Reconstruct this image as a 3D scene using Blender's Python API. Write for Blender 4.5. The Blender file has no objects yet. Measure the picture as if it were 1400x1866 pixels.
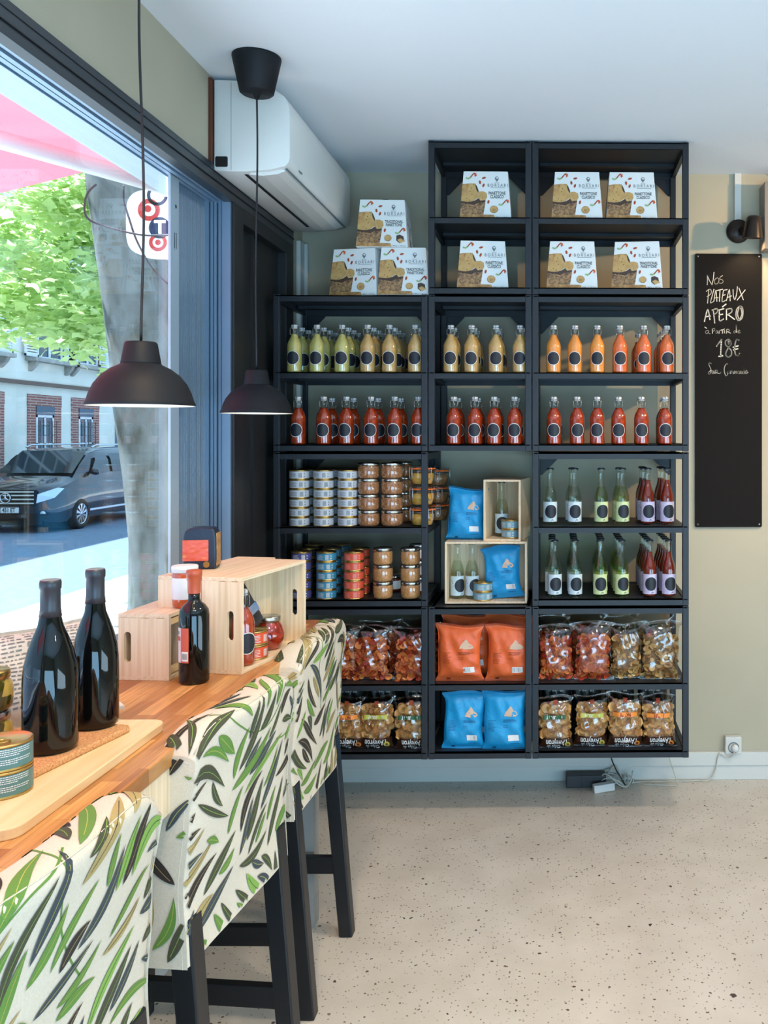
import bpy, bmesh, math, random
from math import sin, cos, pi, radians, sqrt
from mathutils import Vector, Matrix

# ---------------------------------------------------------------- camera, world, sun, lights, exposure
random.seed(11)
S = bpy.context.scene
COL = S.collection
F, PPX, HY, YAW, H = 1630.0, 1046.0, 798.0, radians(1.1), 1.486
cam_data = bpy.data.cameras.new('camera')
cam = bpy.data.objects.new('camera', cam_data); COL.objects.link(cam)
cam.location = (0, 0, H); cam.rotation_euler = (pi/2, 0, -YAW)
cam_data.sensor_fit = 'VERTICAL'; cam_data.sensor_height = 36; cam_data.lens = F/1866*36
cam_data.shift_x = (700-PPX)/1866; cam_data.shift_y = (HY-933)/1866
cam_data.clip_start = 0.05; cam_data.clip_end = 200
S.camera = cam
S.view_settings.view_transform = 'Standard'
S.view_settings.look = 'None'
S.view_settings.gamma = 1
S.view_settings.exposure = 0.0
S.cycles.max_bounces = 10; S.cycles.diffuse_bounces = 4; S.cycles.glossy_bounces = 4
S.cycles.transparent_max_bounces = 24; S.cycles.sample_clamp_indirect = 6
S.cycles.caustics_reflective = False; S.cycles.caustics_refractive = False

def lin(c):
    return tuple((v/255/12.92 if v/255 <= 0.04045 else ((v/255+0.055)/1.055)**2.4) for v in c)

W = bpy.data.worlds.new('sky'); S.world = W; W.use_nodes = True
W.node_tree.nodes['Background'].inputs[0].default_value = (0.50, 0.76, 1.0, 1)
W.node_tree.nodes['Background'].inputs[1].default_value = 2.4

def light(name, kind, loc, energy, color, size=None, size_y=None, target=None, spot=None, blend=0.5):
    d = bpy.data.lights.new(name, kind); o = bpy.data.objects.new(name, d); COL.objects.link(o)
    o.location = loc; d.energy = energy; d.color = color
    if kind == 'AREA':
        d.shape = 'RECTANGLE'; d.size = size; d.size_y = size_y or size
    elif kind == 'SUN':
        d.angle = radians(0.6)
    else:
        d.shadow_soft_size = size or 0.05
    if spot: d.spot_size = radians(spot); d.spot_blend = blend
    if target is not None:
        o.rotation_euler = (Vector(target)-Vector(loc)).to_track_quat('-Z', 'Y').to_euler()
    return o
light('sun', 'SUN', (-6, 4, 9), 20, (0.93, 0.97, 1.0), target=(-6+0.60, 4-0.10, 9-0.86))
# added cool fill lights, out of view behind and right of the camera, and the warm ceiling spots of the shop
light('cool_fill_behind_camera', 'AREA', (1.0, -2.2, 0.7), 150, (0.36, 0.69, 1.0), 3.0, 1.6, target=(0.6, 1.2, 2.64))  # added fill, aimed up to brighten the ceiling
light('cool_fill_from_right', 'AREA', (3.1, 0.4, 0.9), 78, (0.56, 0.80, 1.0), 2.4, 1.4, target=(-0.4, 0.9, 2.64))  # added fill for the upper left wall and ceiling, no window built here
for i, (x, y, e) in enumerate([(0.75, 2.05, 34), (1.9, 2.1, 34), (0.15, 0.6, 26), (1.6, 0.3, 26)]):
    light('ceiling_spot', 'SPOT', (x, y, 2.56), e*1.7, (1.0, 0.80, 0.60), 0.045, target=(x-0.12, y+0.55, 0), spot=125, blend=0.6)
light('ceiling_spot', 'SPOT', (2.0, 3.0, 2.45), 120, (1.0, 0.64, 0.32), 0.03, target=(0.85, 3.89, 1.9), spot=75, blend=0.8)
light('counter_spot', 'SPOT', (-0.55, 1.35, 2.56), 44, (1.0, 0.72, 0.44), 0.03, target=(-0.93, 1.75, 0.9), spot=80, blend=0.7)
light('counter_spot', 'SPOT', (-0.35, 0.55, 2.56), 36, (1.0, 0.74, 0.48), 0.03, target=(-0.85, 1.35, 0.9), spot=80, blend=0.7)

# ---------------------------------------------------------------- pixel <-> place helpers for laying things out on known planes
def ray(px):
    u = (px-PPX)/F
    return u*cos(YAW)+sin(YAW), -u*sin(YAW)+cos(YAW)
def wx(px, Y):
    a, b = ray(px); return Y*a/b
def wy(px, X):
    a, b = ray(px); return X*b/a
def wz(py, X, Y):
    return H-(py-HY)*(X*sin(YAW)+Y*cos(YAW))/F
def onz(px, py, z):
    d = F*(H-z)/(py-HY); a, b = ray(px); return (a*d, b*d)

# ---------------------------------------------------------------- mesh helpers
class MB:
    def __init__(s): s.v = []; s.f = []; s.m = []; s.sm = []
    def add(s, vs, fs, m=0, smooth=False, M=None):
        n = len(s.v)
        if M is not None: vs = [M @ Vector(p) for p in vs]
        s.v += [tuple(p) for p in vs]
        for f in fs:
            s.f.append([n+i for i in f]); s.m.append(m); s.sm.append(smooth)
        return s
    def box(s, x0, x1, y0, y1, z0, z1, m=0, M=None):
        vs = [(x, y, z) for x in (x0, x1) for y in (y0, y1) for z in (z0, z1)]
        fs = [(0,1,3,2), (4,6,7,5), (0,4,5,1), (2,3,7,6), (0,2,6,4), (1,5,7,3)]
        return s.add(vs, fs, m, False, M)
    def lathe(s, prof, seg=20, m=0, M=None, smooth=True, caps=True, ms=None):
        vs = []; fs = []
        n = len(prof)
        for r, z in prof:
            for k in range(seg):
                a = 2*pi*k/seg; vs.append((r*cos(a), r*sin(a), z))
        base = len(s.v)
        for i in range(n-1):
            mm = ms[i] if ms else m
            fr = []
            for k in range(seg):
                k2 = (k+1) % seg
                fr.append((i*seg+k, i*seg+k2, (i+1)*seg+k2, (i+1)*seg+k))
            fs.append((fr, mm))
        if M is not None: vs = [M @ Vector(p) for p in vs]
        s.v += [tuple(p) for p in vs]
        for fr, mm in fs:
            for f in fr:
                s.f.append([base+i for i in f]); s.m.append(mm); s.sm.append(smooth)
        if caps:
            if prof[0][0] > 1e-5: s.f.append([base+k for k in reversed(range(seg))]); s.m.append(ms[0] if ms else m); s.sm.append(False)
            if prof[-1][0] > 1e-5: s.f.append([base+(n-1)*seg+k for k in range(seg)]); s.m.append(ms[-1] if ms else m); s.sm.append(False)
        return s
    def tube(s, pts, r, seg=8, m=0, M=None, closed=False):
        pts = [Vector(p) for p in pts]; n = len(pts); vs = []; up = None
        for i, p in enumerate(pts):
            a = pts[i-1] if (i > 0 or closed) else p
            b = pts[(i+1) % n] if (i < n-1 or closed) else p
            t = (b-a)
            t = t.normalized() if t.length > 1e-9 else Vector((0,0,1))
            if up is None:
                up = t.orthogonal().normalized()
            up = (up-t*up.dot(t)); up = up.normalized() if up.length > 1e-6 else t.orthogonal().normalized()
            w = t.cross(up)
            for k in range(seg):
                q = 2*pi*k/seg; vs.append(p+up*(r*cos(q))+w*(r*sin(q)))
        fs = []
        for i in range(n if closed else n-1):
            j = (i+1) % n
            for k in range(seg):
                k2 = (k+1) % seg; fs.append((i*seg+k, i*seg+k2, j*seg+k2, j*seg+k))
        if not closed:
            fs.append(tuple(reversed(range(seg)))); fs.append(tuple((n-1)*seg+k for k in range(seg)))
        return s.add(vs, fs, m, True, M)
    def prism(s, poly, t0, t1, axis='y', m=0, M=None, smooth=False):
        n = len(poly)
        def P(a, b, t):
            return {'y': (a, t, b), 'x': (t, a, b), 'z': (a, b, t)}[axis]
        vs = [P(a, b, t0) for a, b in poly]+[P(a, b, t1) for a, b in poly]
        s.add(vs, [tuple(range(n)), tuple(reversed(range(n, 2*n)))], m, False, M)
        nn = len(s.v)-2*n
        for i in range(n):
            j = (i+1) % n
            s.f.append([nn+i, nn+n+i, nn+n+j, nn+j]); s.m.append(m); s.sm.append(smooth)
        return s
    def grid(s, fn, nu, nv, m=0, smooth=True, M=None):
        vs = [fn(i/nu, j/nv) for i in range(nu+1) for j in range(nv+1)]
        fs = [(i*(nv+1)+j, (i+1)*(nv+1)+j, (i+1)*(nv+1)+j+1, i*(nv+1)+j+1) for i in range(nu) for j in range(nv)]
        return s.add(vs, fs, m, smooth, M)
    def build(s, name, mats, parent=None, loc=None, rot=None, bevel=0, bseg=2, weld=False, fixn=True):
        me = bpy.data.meshes.new(name)
        me.from_pydata(s.v, [], s.f)
        me.polygons.foreach_set('material_index', s.m)
        me.polygons.foreach_set('use_smooth', s.sm)
        if not isinstance(mats, (list, tuple)): mats = [mats]
        for q in mats: me.materials.append(q)
        bm = bmesh.new(); bm.from_mesh(me)
        if weld: bmesh.ops.remove_doubles(bm, verts=bm.verts, dist=1e-5)
        if fixn: bmesh.ops.recalc_face_normals(bm, faces=bm.faces)
        if bevel:
            ed = [e for e in bm.edges if e.is_manifold and e.calc_face_angle(0) > 0.5]
            bmesh.ops.bevel(bm, geom=ed, offset=bevel, segments=bseg, affect='EDGES', profile=0.5, clamp_overlap=True)
        bm.to_mesh(me); bm.free(); me.update()
        o = bpy.data.objects.new(name, me); COL.objects.link(o)
        if parent is not None: o.parent = parent
        if loc is not None: o.location = loc
        if rot is not None: o.rotation_euler = rot
        return o

def Tm(x=0, y=0, z=0, rx=0, ry=0, rz=0, s=1):
    return Matrix.Translation((x, y, z)) @ Matrix.Rotation(rz, 4, 'Z') @ Matrix.Rotation(ry, 4, 'Y') @ Matrix.Rotation(rx, 4, 'X') @ Matrix.Scale(s, 4)
def tag(o, label=None, cat=None, group=None, kind=None):
    if label: o['label'] = label
    if cat: o['category'] = cat
    if group: o['group'] = group
    if kind: o['kind'] = kind
    return o
def thing(name, label, cat, loc=(0,0,0), rz=0, group=None):
    o = bpy.data.objects.new(name, None); COL.objects.link(o)
    o.empty_display_size = 0.05
    o.location = loc; o.rotation_euler = (0, 0, rz)
    return tag(o, label, cat, group)
def struct(o): o['kind'] = 'structure'; return o
def dup(root, loc=None, rz=None, label=None, group=None):
    r = root.copy(); COL.objects.link(r)
    if loc is not None: r.location = loc
    if rz is not None: r.rotation_euler = (root.rotation_euler[0], root.rotation_euler[1], rz)
    if label: r['label'] = label
    if group: r['group'] = group
    for ch in list(root.children):
        c = ch.copy(); COL.objects.link(c); c.parent = r
        for g in list(ch.children):
            d = g.copy(); COL.objects.link(d); d.parent = c
    return r
ORD = ['leftmost', 'second from left', 'third from left', 'fourth from left', 'fifth from left', 'sixth from left', 'seventh from left']
NTH = ['', 'second', 'third', 'fourth', 'fifth']

def text_obj(body, size, mt, parent, M, name='lettering', ext=0.0004, bold=0.0, align='CENTER', sx=1.0, shear=0.0):
    c = bpy.data.curves.new(name, 'FONT'); c.body = body; c.size = size; c.extrude = ext; c.offset = bold
    c.align_x = align; c.align_y = 'CENTER'; c.shear = shear; c.resolution_u = 3
    t = bpy.data.objects.new(name, c)
    COL.objects.link(t)
    bpy.context.view_layer.update()
    dg = bpy.context.evaluated_depsgraph_get()
    me = bpy.data.meshes.new_from_object(t.evaluated_get(dg))
    bpy.data.objects.remove(t); bpy.data.curves.remove(c)
    me.transform(M @ Matrix.Diagonal((sx, 1, 1, 1)))
    me.materials.clear(); me.materials.append(mt)
    if parent is None: return me
    o = bpy.data.objects.new(name, me); COL.objects.link(o); o.parent = parent
    return o
def text_into(mb, body, size, m, M, **kw):
    """lettering merged in as the same mesh's printed surface"""
    dummy = bpy.data.materials.get('_d') or bpy.data.materials.new('_d')
    me = text_obj(body, size, dummy, None, M, ext=kw.pop('ext', 0.0), **kw)
    mb.add([v.co[:] for v in me.vertices], [tuple(p.vertices) for p in me.polygons], m)
    bpy.data.meshes.remove(me)
UPR = Matrix.Rotation(pi/2, 4, 'X')      # text plane -> standing, facing -Y

# ---------------------------------------------------------------- materials
def mat(name, rgb, rough=0.5, metal=0.0, spec=0.5, coat=0.0, alpha=None):
    m = bpy.data.materials.new(name); m.use_nodes = True
    b = m.node_tree.nodes['Principled BSDF']
    b.inputs['Base Color'].default_value = (*lin(rgb), 1)
    b.inputs['Roughness'].default_value = rough; b.inputs['Metallic'].default_value = metal
    b.inputs['Specular IOR Level'].default_value = spec
    if coat: b.inputs['Coat Weight'].default_value = coat; b.inputs['Coat Roughness'].default_value = 0.04
    return m
def N(m, t, **kw):
    n = m.node_tree.nodes.new(t)
    for k, v in kw.items(): setattr(n, k, v)
    return n
def L(m, a, b): m.node_tree.links.new(a, b)
def bsdf(m): return m.node_tree.nodes['Principled BSDF']
def coords(m, kind='Object', scale=(1,1,1), rot=(0,0,0)):
    tc = N(m, 'ShaderNodeTexCoord'); mp = N(m, 'ShaderNodeMapping')
    mp.inputs['Scale'].default_value = scale; mp.inputs['Rotation'].default_value = rot
    L(m, tc.outputs[kind], mp.inputs[0]); return mp.outputs[0]
def ramp(m, fac, stops):
    r = N(m, 'ShaderNodeValToRGB'); e = r.color_ramp.elements
    while len(e) < len(stops): e.new(0.5)
    for i, (p, c) in enumerate(stops):
        e[i].position = p; e[i].color = (*lin(c), 1)
    L(m, fac, r.inputs[0]); return r.outputs[0]
def noise(m, vec, scale, detail=3, dist=0.0):
    n = N(m, 'ShaderNodeTexNoise'); n.inputs['Scale'].default_value = scale; n.inputs['Detail'].default_value = detail
    n.inputs['Distortion'].default_value = dist
    if vec is not None: L(m, vec, n.inputs['Vector'])
    return n.outputs[0]
def bump(m, h, strength=0.3, dist=0.01):
    b = N(m, 'ShaderNodeBump'); b.inputs['Strength'].default_value = strength; b.inputs['Distance'].default_value = dist
    L(m, h, b.inputs['Height']); L(m, b.outputs[0], bsdf(m).inputs['Normal'])
def mottled(name, stops, scale, rough=0.4, coat=0.0, bmp=0.0, coordk='Object', stretch=(1,1,1), detail=4, voro=False, metal=0):
    m = mat(name, stops[0][1], rough, metal=metal, coat=coat)
    v = coords(m, coordk, stretch)
    if voro:
        n = N(m, 'ShaderNodeTexVoronoi'); n.inputs['Scale'].default_value = scale; L(m, v, n.inputs['Vector']); f = n.outputs['Color']
        sp = N(m, 'ShaderNodeSeparateColor'); L(m, f, sp.inputs[0]); f = sp.outputs[0]
    else: f = noise(m, v, scale, detail)
    L(m, ramp(m, f, stops), bsdf(m).inputs['Base Color'])
    if bmp: bump(m, f, bmp, 0.003)
    return m
def clear(name, tint=(255,255,255), ior=1.45, rough=0.02, extra=0.0):
    m = bpy.data.materials.new(name); m.use_nodes = True; nt = m.node_tree; nt.nodes.clear()
    out = nt.nodes.new('ShaderNodeOutputMaterial'); mix = nt.nodes.new('ShaderNodeMixShader')
    tr = nt.nodes.new('ShaderNodeBsdfTransparent'); gl = nt.nodes.new('ShaderNodeBsdfGlossy'); fr = nt.nodes.new('ShaderNodeFresnel')
    tr.inputs[0].default_value = (*lin(tint), 1); gl.inputs['Roughness'].default_value = rough; fr.inputs[0].default_value = ior
    ge = nt.nodes.new('ShaderNodeNewGeometry'); mi = nt.nodes.new('ShaderNodeMapRange')   # same reflectance from both sides of the thin sheet
    mi.inputs['To Min'].default_value = ior; mi.inputs['To Max'].default_value = 1/ior
    nt.links.new(ge.outputs['Backfacing'], mi.inputs['Value']); nt.links.new(mi.outputs[0], fr.inputs[0])
    mth = nt.nodes.new('ShaderNodeMath'); mth.operation = 'ADD'; mth.inputs[1].default_value = extra; mth.use_clamp = True
    nt.links.new(fr.outputs[0], mth.inputs[0]); nt.links.new(mth.outputs[0], mix.inputs[0])
    nt.links.new(tr.outputs[0], mix.inputs[1]); nt.links.new(gl.outputs[0], mix.inputs[2]); nt.links.new(mix.outputs[0], out.inputs[0])
    return m

M = {}
M['wall'] = mottled('painted_wall', [(0.3, (176,168,146)), (0.7, (182,174,152))], 3, 0.85)
M['ceiling'] = mat('ceiling_paint', (230,236,242), 0.9)
M['base'] = mat('baseboard_paint', (208,208,202), 0.5)
M['black'] = mat('anthracite_steel', (32,36,42), 0.45, spec=0.4)
bump(M['black'], noise(M['black'], coords(M['black']), 900, 2), 0.06, 0.001)
M['frame'] = mat('anthracite_window_frame', (44,50,56), 0.38)
M['frame_in'] = mat('sky_tinted_frame_track', (140,166,192), 0.3, metal=0.4)  # sky reflection put into the colour as pale blue
M['frame_lt'] = mat('steel_guide', (186,202,214), 0.4, metal=0.2)
M['gasket'] = mat('black_gasket', (10,10,12), 0.6)
M['panel'] = mat('dark_door_panel', (34,34,36), 0.45)
M['lamp'] = mat('matt_black_lamp', (18,20,25), 0.6, spec=0.3)
M['lampin'] = mat('white_lamp_inside', (235,235,230), 0.6)
M['cord'] = mat('black_cord', (18,18,20), 0.5)
M['ac'] = mat('white_air_conditioner', (224,224,220), 0.38)
M['brown'] = mat('brown_board', (92,44,24), 0.6)
M['dark'] = mat('dark_opening', (8,8,8), 0.8)
M['legs'] = mat('black_painted_wood', (16,19,24), 0.38)
M['paper'] = mat('white_card', (226,228,226), 0.5)
M['inkblack'] = mat('black_ink', (22,22,24), 0.5)
M['inkgrey'] = mat('grey_ink', (110,116,120), 0.5)
M['inkwhite'] = mat('white_ink', (225,226,224), 0.5)
M['silver'] = mat('tin_metal', (190,190,186), 0.25, metal=1.0)
M['gold'] = mat('gold_tin', (196,164,98), 0.28, metal=0.9)
M['wire'] = mat('steel_wire', (170,172,175), 0.3, metal=1.0)
M['capwhite'] = mat('white_stopper', (215,216,214), 0.35)
M['label'] = mat('black_round_label', (22,27,36), 0.5)
M['glass'] = clear('bottle_glass', (248,251,248), 1.45, 0.03, 0.02)
M['pane'] = clear('window_glass', (236,244,250), 1.5, 0.0, 0.02)
M['film'] = clear('bag_film', (238,236,232), 1.5, 0.10, 0.07)

# terrazzo floor
m = mat('terrazzo', (205,200,190), 0.36); M['floor'] = m
v = coords(m)
base = ramp(m, noise(m, v, 6, 4), [(0.3, (204,194,180)), (0.7, (216,207,194))])
def specks(scale, thr, stops, seedoff, rmax=0.34):
    mp = N(m, 'ShaderNodeMapping'); mp.inputs['Location'].default_value = (seedoff, seedoff*1.7, 0.3); L(m, v, mp.inputs[0])
    wn = N(m, 'ShaderNodeTexNoise'); wn.inputs['Scale'].default_value = scale*1.6; L(m, mp.outputs[0], wn.inputs['Vector'])
    add = N(m, 'ShaderNodeVectorMath', operation='SCALE'); add.inputs['Scale'].default_value = 0.6/scale; L(m, wn.outputs['Color'], add.inputs[0])
    ad2 = N(m, 'ShaderNodeVectorMath', operation='ADD'); L(m, mp.outputs[0], ad2.inputs[0]); L(m, add.outputs[0], ad2.inputs[1])
    vo = N(m, 'ShaderNodeTexVoronoi'); vo.inputs['Scale'].default_value = scale; L(m, ad2.outputs[0], vo.inputs['Vector'])
    sc = N(m, 'ShaderNodeSeparateColor'); L(m, vo.outputs['Color'], sc.inputs[0])
    # radius varies per cell
    mr = N(m, 'ShaderNodeMapRange'); mr.inputs['From Min'].default_value = thr; mr.inputs['From Max'].default_value = 1.0
    mr.inputs['To Min'].default_value = -0.02; mr.inputs['To Max'].default_value = rmax; L(m, sc.outputs[0], mr.inputs['Value'])
    lt = N(m, 'ShaderNodeMath', operation='LESS_THAN'); L(m, vo.outputs['Distance'], lt.inputs[0]); L(m, mr.outputs[0], lt.inputs[1])
    return lt.outputs[0], ramp(m, sc.outputs[1], stops)
def mixc(a, b, f):
    x = N(m, 'ShaderNodeMix', data_type='RGBA'); L(m, f, x.inputs[0]); L(m, a, x.inputs[6]); L(m, b, x.inputs[7]); return x.outputs[2]
c = base
f1, c1 = specks(110, 0.45, [(0, (120,104,86)), (0.5, (150,134,112)), (1, (92,88,84))], 0.0); c = mixc(c, c1, f1)
f2, c2 = specks(52, 0.66, [(0, (70,66,64)), (0.4, (110,84,62)), (0.7, (52,52,56)), (1, (140,120,96))], 3.1, 0.26); c = mixc(c, c2, f2)
f3, c3 = specks(22, 0.88, [(0, (48,46,46)), (0.6, (78,66,58)), (1, (56,58,62))], 7.7, 0.17); c = mixc(c, c3, f3)
L(m, c, bsdf(m).inputs['Base Color'])

# woods
def planks(name, dirs, c1, c2, c3, length=0.32, width=0.035, rough=0.35, coat=0.0):
    m = mat(name, c1, rough, coat=coat)
    v = coords(m, 'Object', (1,1,1), (0,0,pi/2) if dirs == 'y' else (0,0,0))
    br = N(m, 'ShaderNodeTexBrick'); L(m, v, br.inputs['Vector'])
    br.inputs['Scale'].default_value = 1.0; br.inputs['Brick Width'].default_value = length; br.inputs['Row Height'].default_value = width
    br.inputs['Mortar Size'].default_value = 0.0004; br.inputs['Mortar Smooth'].default_value = 0.3; br.inputs['Bias'].default_value = 0.0
    br.offset = 0.37; br.squash = 1.0
    br.inputs['Color1'].default_value = (*lin(c1), 1); br.inputs['Color2'].default_value = (*lin(c2), 1); br.inputs['Mortar'].default_value = (*lin(c3), 1)
    g = N(m, 'ShaderNodeTexNoise'); mp = N(m, 'ShaderNodeMapping'); mp.inputs['Scale'].default_value = (3, 60, 10)
    L(m, v, mp.inputs[0]); L(m, mp.outputs[0], g.inputs['Vector']); g.inputs['Scale'].default_value = 3; g.inputs['Detail'].default_value = 4
    r = ramp(m, g.outputs[0], [(0.3, (150,150,150)), (0.7, (255,255,255))])
    x = N(m, 'ShaderNodeMix', data_type='RGBA', blend_type='MULTIPLY'); x.inputs[0].default_value = 0.55
    L(m, br.outputs['Color'], x.inputs[6]); L(m, r, x.inputs[7]); L(m, x.outputs[2], bsdf(m).inputs['Base Color'])
    return m
M['block'] = planks('butcher_block', 'y', (234,172,104), (172,106,52), (150,92,48), 0.15, 0.036, 0.32)
M['bamboo'] = planks('bamboo_ply', 'x', (226,198,156), (214,182,138), (200,168,124), 3.0, 0.5, 0.5)
def bamboo(name, axis):
    m = mat(name, (228,204,168), 0.5)
    sc = {'z': (70,70,2.2), 'y': (70,2.2,70), 'x': (2.2,70,70)}[axis]
    n = noise(m, coords(m, 'Object', sc), 1.6, 3)
    L(m, ramp(m, n, [(0.3, (216,188,150)), (0.6, (234,214,182)), (0.8, (224,200,162))]), bsdf(m).inputs['Base Color'])
    return m
M['bam_z'] = bamboo('bamboo_upright_grain', 'z'); M['bam_y'] = bamboo('bamboo_long_grain', 'y')
M['board'] = mottled('pale_beech', [(0.3, (238,212,166)), (0.7, (226,194,142))], 2, 0.4, stretch=(30,2,30))
M['cork'] = mottled('cork', [(0.25, (150,96,54)), (0.5, (206,150,98)), (0.75, (224,174,122))], 260, 0.8, bmp=0.3)
# ---------------------------------------------------------------- the room
WX, WY, CZ, RX, BY = -1.10, 3.893, 2.637, 3.2, -3.0
struct(MB().box(WX-0.15, RX+0.2, BY-0.2, WY+0.2, -0.12, 0).build('floor', M['floor']))
struct(MB().box(WX-0.15, RX+0.2, BY-0.2, WY+0.2, CZ, CZ+0.15).build('ceiling', M['ceiling']))
struct(MB().box(WX-0.25, RX+0.2, WY, WY+0.2, 0, CZ).build('wall_back', M['wall']))
struct(MB().box(RX, RX+0.2, BY, WY, 0, CZ).build('wall_right', M['wall']))
struct(MB().box(WX-0.25, RX+0.2, BY-0.2, BY, 0, CZ).build('wall_front', M['wall']))
WT = 2.355     # top of the window frame
w = MB()
w.box(WX-0.15, WX, BY, WY, WT, CZ).box(WX-0.15, WX, BY, 3.04, 0, 0.90)
w.box(WX-0.15, WX, BY, -0.6, 0.90, WT).box(WX-0.10, WX, 3.72, WY, 0, WT)
struct(w.build('wall_left', M['wall']))
# skirting with a cable trunking on top
struct(MB().box(WX, RX, WY-0.018, WY, 0, 0.062).box(WX, RX, WY-0.026, WY, 0.064, 0.122).build('baseboard_back', M['base'], bevel=0.002))
struct(MB().box(WX, WX+0.015, BY, 3.04, 0, 0.10).build('baseboard_left', M['base']))
tag(struct(MB().box(WX, WX+0.018, 3.80, 3.86, 0, 2.32).box(WX+0.0, WX+0.03, 3.862, 3.892, 0, 2.32).build('trim_1', M['base'], bevel=0.002)))

# window: frame, tracks, mullion, ribbed side pane, glass
win = bpy.data.objects.new('window_1', None); COL.objects.link(win); struct(win)
y0, y1 = -0.6, 3.04
f = MB()
f.box(WX-0.02, WX+0.012, y0, 3.72, 2.28, WT)                 # head
f.box(WX-0.015, WX+0.016, y0, 3.72, 2.306, 2.308, 1)
f.box(WX-0.015, WX+0.014, y0, 3.72, 2.334, 2.335, 1)
f.build('window_frame', [M['frame'], M['gasket']], win)
f = MB()
for a, b, z in ((-0.002, 0.035, 2.284), (0.040, 0.054, 2.279), (0.062, 0.076, 2.282), (0.080, 0.16, 2.292)):
    f.box(WX-b, WX-a, y0, y1-0.002, z, WT, 0)
f.box(WX-0.17, WX-0.01, y0, y1-0.002, 2.296, WT, 1)
# jamb by the dark panel
for a, b, d in ((-0.002, 0.026, 0.004), (0.030, 0.040, 0.010), (0.044, 0.052, 0.004), (0.056, 0.066, 0.008), (0.07, 0.16, 0.004)):
    f.box(WX-b, WX-a, y1-0.004-(0.01-d), y1+0.02, 0.90, 2.30, 0)
f.box(WX-0.17, WX-0.01, y1-0.001, y1+0.02, 0.90, 2.30, 1)
# bottom rail
f.box(WX-0.16, WX-0.03, y0, y1, 0.88, 0.925, 0).box(WX-0.10, WX-0.05, y0, y1, 0.925, 0.94, 0).box(WX-0.045, WX-0.04, y0, y1, 0.925, 0.934, 1)
f.build('window_track', [M['frame_in'], M['gasket']], win)
f = MB().box(WX-0.150, WX-0.09, y0, y1, 2.284, 2.30, 0).box(WX-0.20, WX-0.15, y0, y1, 2.290, 2.33, 0)
f.box(WX-0.070, WX-0.062, 2.715, 2.775, 0.93, 2.292, 0)
for z in (1.02, 1.62, 2.19): f.lathe([(0.007, 0), (0.007, 0.003), (0.003, 0.004)], 12, 1, Tm(WX-0.062, 2.745, z, ry=pi/2))
f.box(WX-0.062, WX-0.058, 2.74, 2.748, 2.06, 2.11, 1).box(WX-0.062, WX-0.058, 2.735, 2.745, 0.99, 1.05, 1)
f.build('mullion', [M['frame_lt'], M['gasket']], win, bevel=0.001)
M['rib'] = mat('ribbed_side_pane', (104,124,142), 0.12, metal=0.0, spec=0.9, coat=1.0)
f = MB()
poly = []
ny = 22; Y0, Y1 = 2.78, 3.034
for i in range(ny*4+1):
    t = i/(ny*4); poly.append((Y0+(Y1-Y0)*t, 0.0022*(0 if (i % 4) < 2 else 1)))
vs = []; 
for (yy, dx) in poly: vs += [(WX-0.085+dx, yy, 0.93), (WX-0.085+dx, yy, 2.29)]
f.add(vs, [(2*i, 2*i+2, 2*i+3, 2*i+1) for i in range(len(poly)-1)], 0)
f.build('ribbed_pane', M['rib'], win, fixn=False)
MB().box(WX-0.086, WX-0.080, y0, 2.725, 0.93, 2.292).build('glass_pane', M['pane'], win)

# dark panel next to the window
d = bpy.data.objects.new('door_1', None); COL.objects.link(d); struct(d)
p = MB()
p.box(WX-0.05, WX+0.012, 3.04, 3.13, 0, 2.28).box(WX-0.05, WX+0.012, 3.62, 3.72, 0, 2.28).box(WX-0.05, WX+0.012, 3.13, 3.62, 2.23, 2.28)
p.box(WX-0.05, WX+0.012, 3.13, 3.62, 0, 0.1)
p.build('door_frame', M['panel'], d, bevel=0.002)
MB().box(WX-0.05, WX-0.022, 3.13, 3.62, 0.1, 2.23).box(WX-0.03, WX-0.012, 3.30, 3.31, 0.1, 2.23).build('door_leaf', M['panel'], d)

# ---------------------------------------------------------------- air conditioner
ac = thing('air_conditioner', 'white wall-mounted air conditioner under the ceiling above the window end', 'air conditioner', (WX, 2.86, 2.332))
prof = [(0.012, 0.002), (0.0, 0.004), (0.0, 0.292), (0.07, 0.290), (0.13, 0.282), (0.19, 0.262), (0.222, 0.240), (0.236, 0.215), (0.240, 0.18), (0.240, 0.045), (0.236, 0.030), (0.225, 0.018), (0.18, 0.006), (0.10, 0.0), (0.05, 0.0)]
prof = [(a+0.012, b) for a, b in prof]
b = MB().prism(prof, 0.0, 0.835, 'y', 0, smooth=False)
for k in range(0): pass
body = b.build('housing', M['ac'], ac, bevel=0.004)
for pl in body.data.polygons: pl.use_smooth = True
body.data.set_sharp_from_angle(angle=radians(35))
MB().box(0.099, 0.109, 0.03, 0.74, -0.0025, 0.004).build('air_slot', M['dark'], ac)
fl = MB().prism([(0.118, -0.004), (0.16, -0.007), (0.205, -0.002), (0.232, 0.008), (0.228, 0.014), (0.118, 0.004)], 0.02, 0.78, 'y')
fl.build('air_flap', M['ac'], ac, bevel=0.002)
MB().box(0.234, 0.2385, 0.012, 0.815, 0.0125, 0.015).build('seam', M['inkgrey'], ac)
MB().box(0.014, 0.058, -0.0015, 0.01, 0.012, 0.05).build('pipe_opening', M['dark'], ac, bevel=0.006)
MB().box(0.066, 0.0668, -0.0008, 0.01, 0.004, 0.285).build('cap_seam', M['inkgrey'], ac)
MB().box(0.2515, 0.2535, 0.10, 0.135, 0.030, 0.034).build('status_mark', M['inkgrey'], ac)
tag(MB().box(WX, WX+0.010, 2.845, 3.72, 2.355, 2.625).build('mounting_board', M['brown'], bevel=0.001), 'brown mounting board behind the white air conditioner', 'board')

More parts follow.
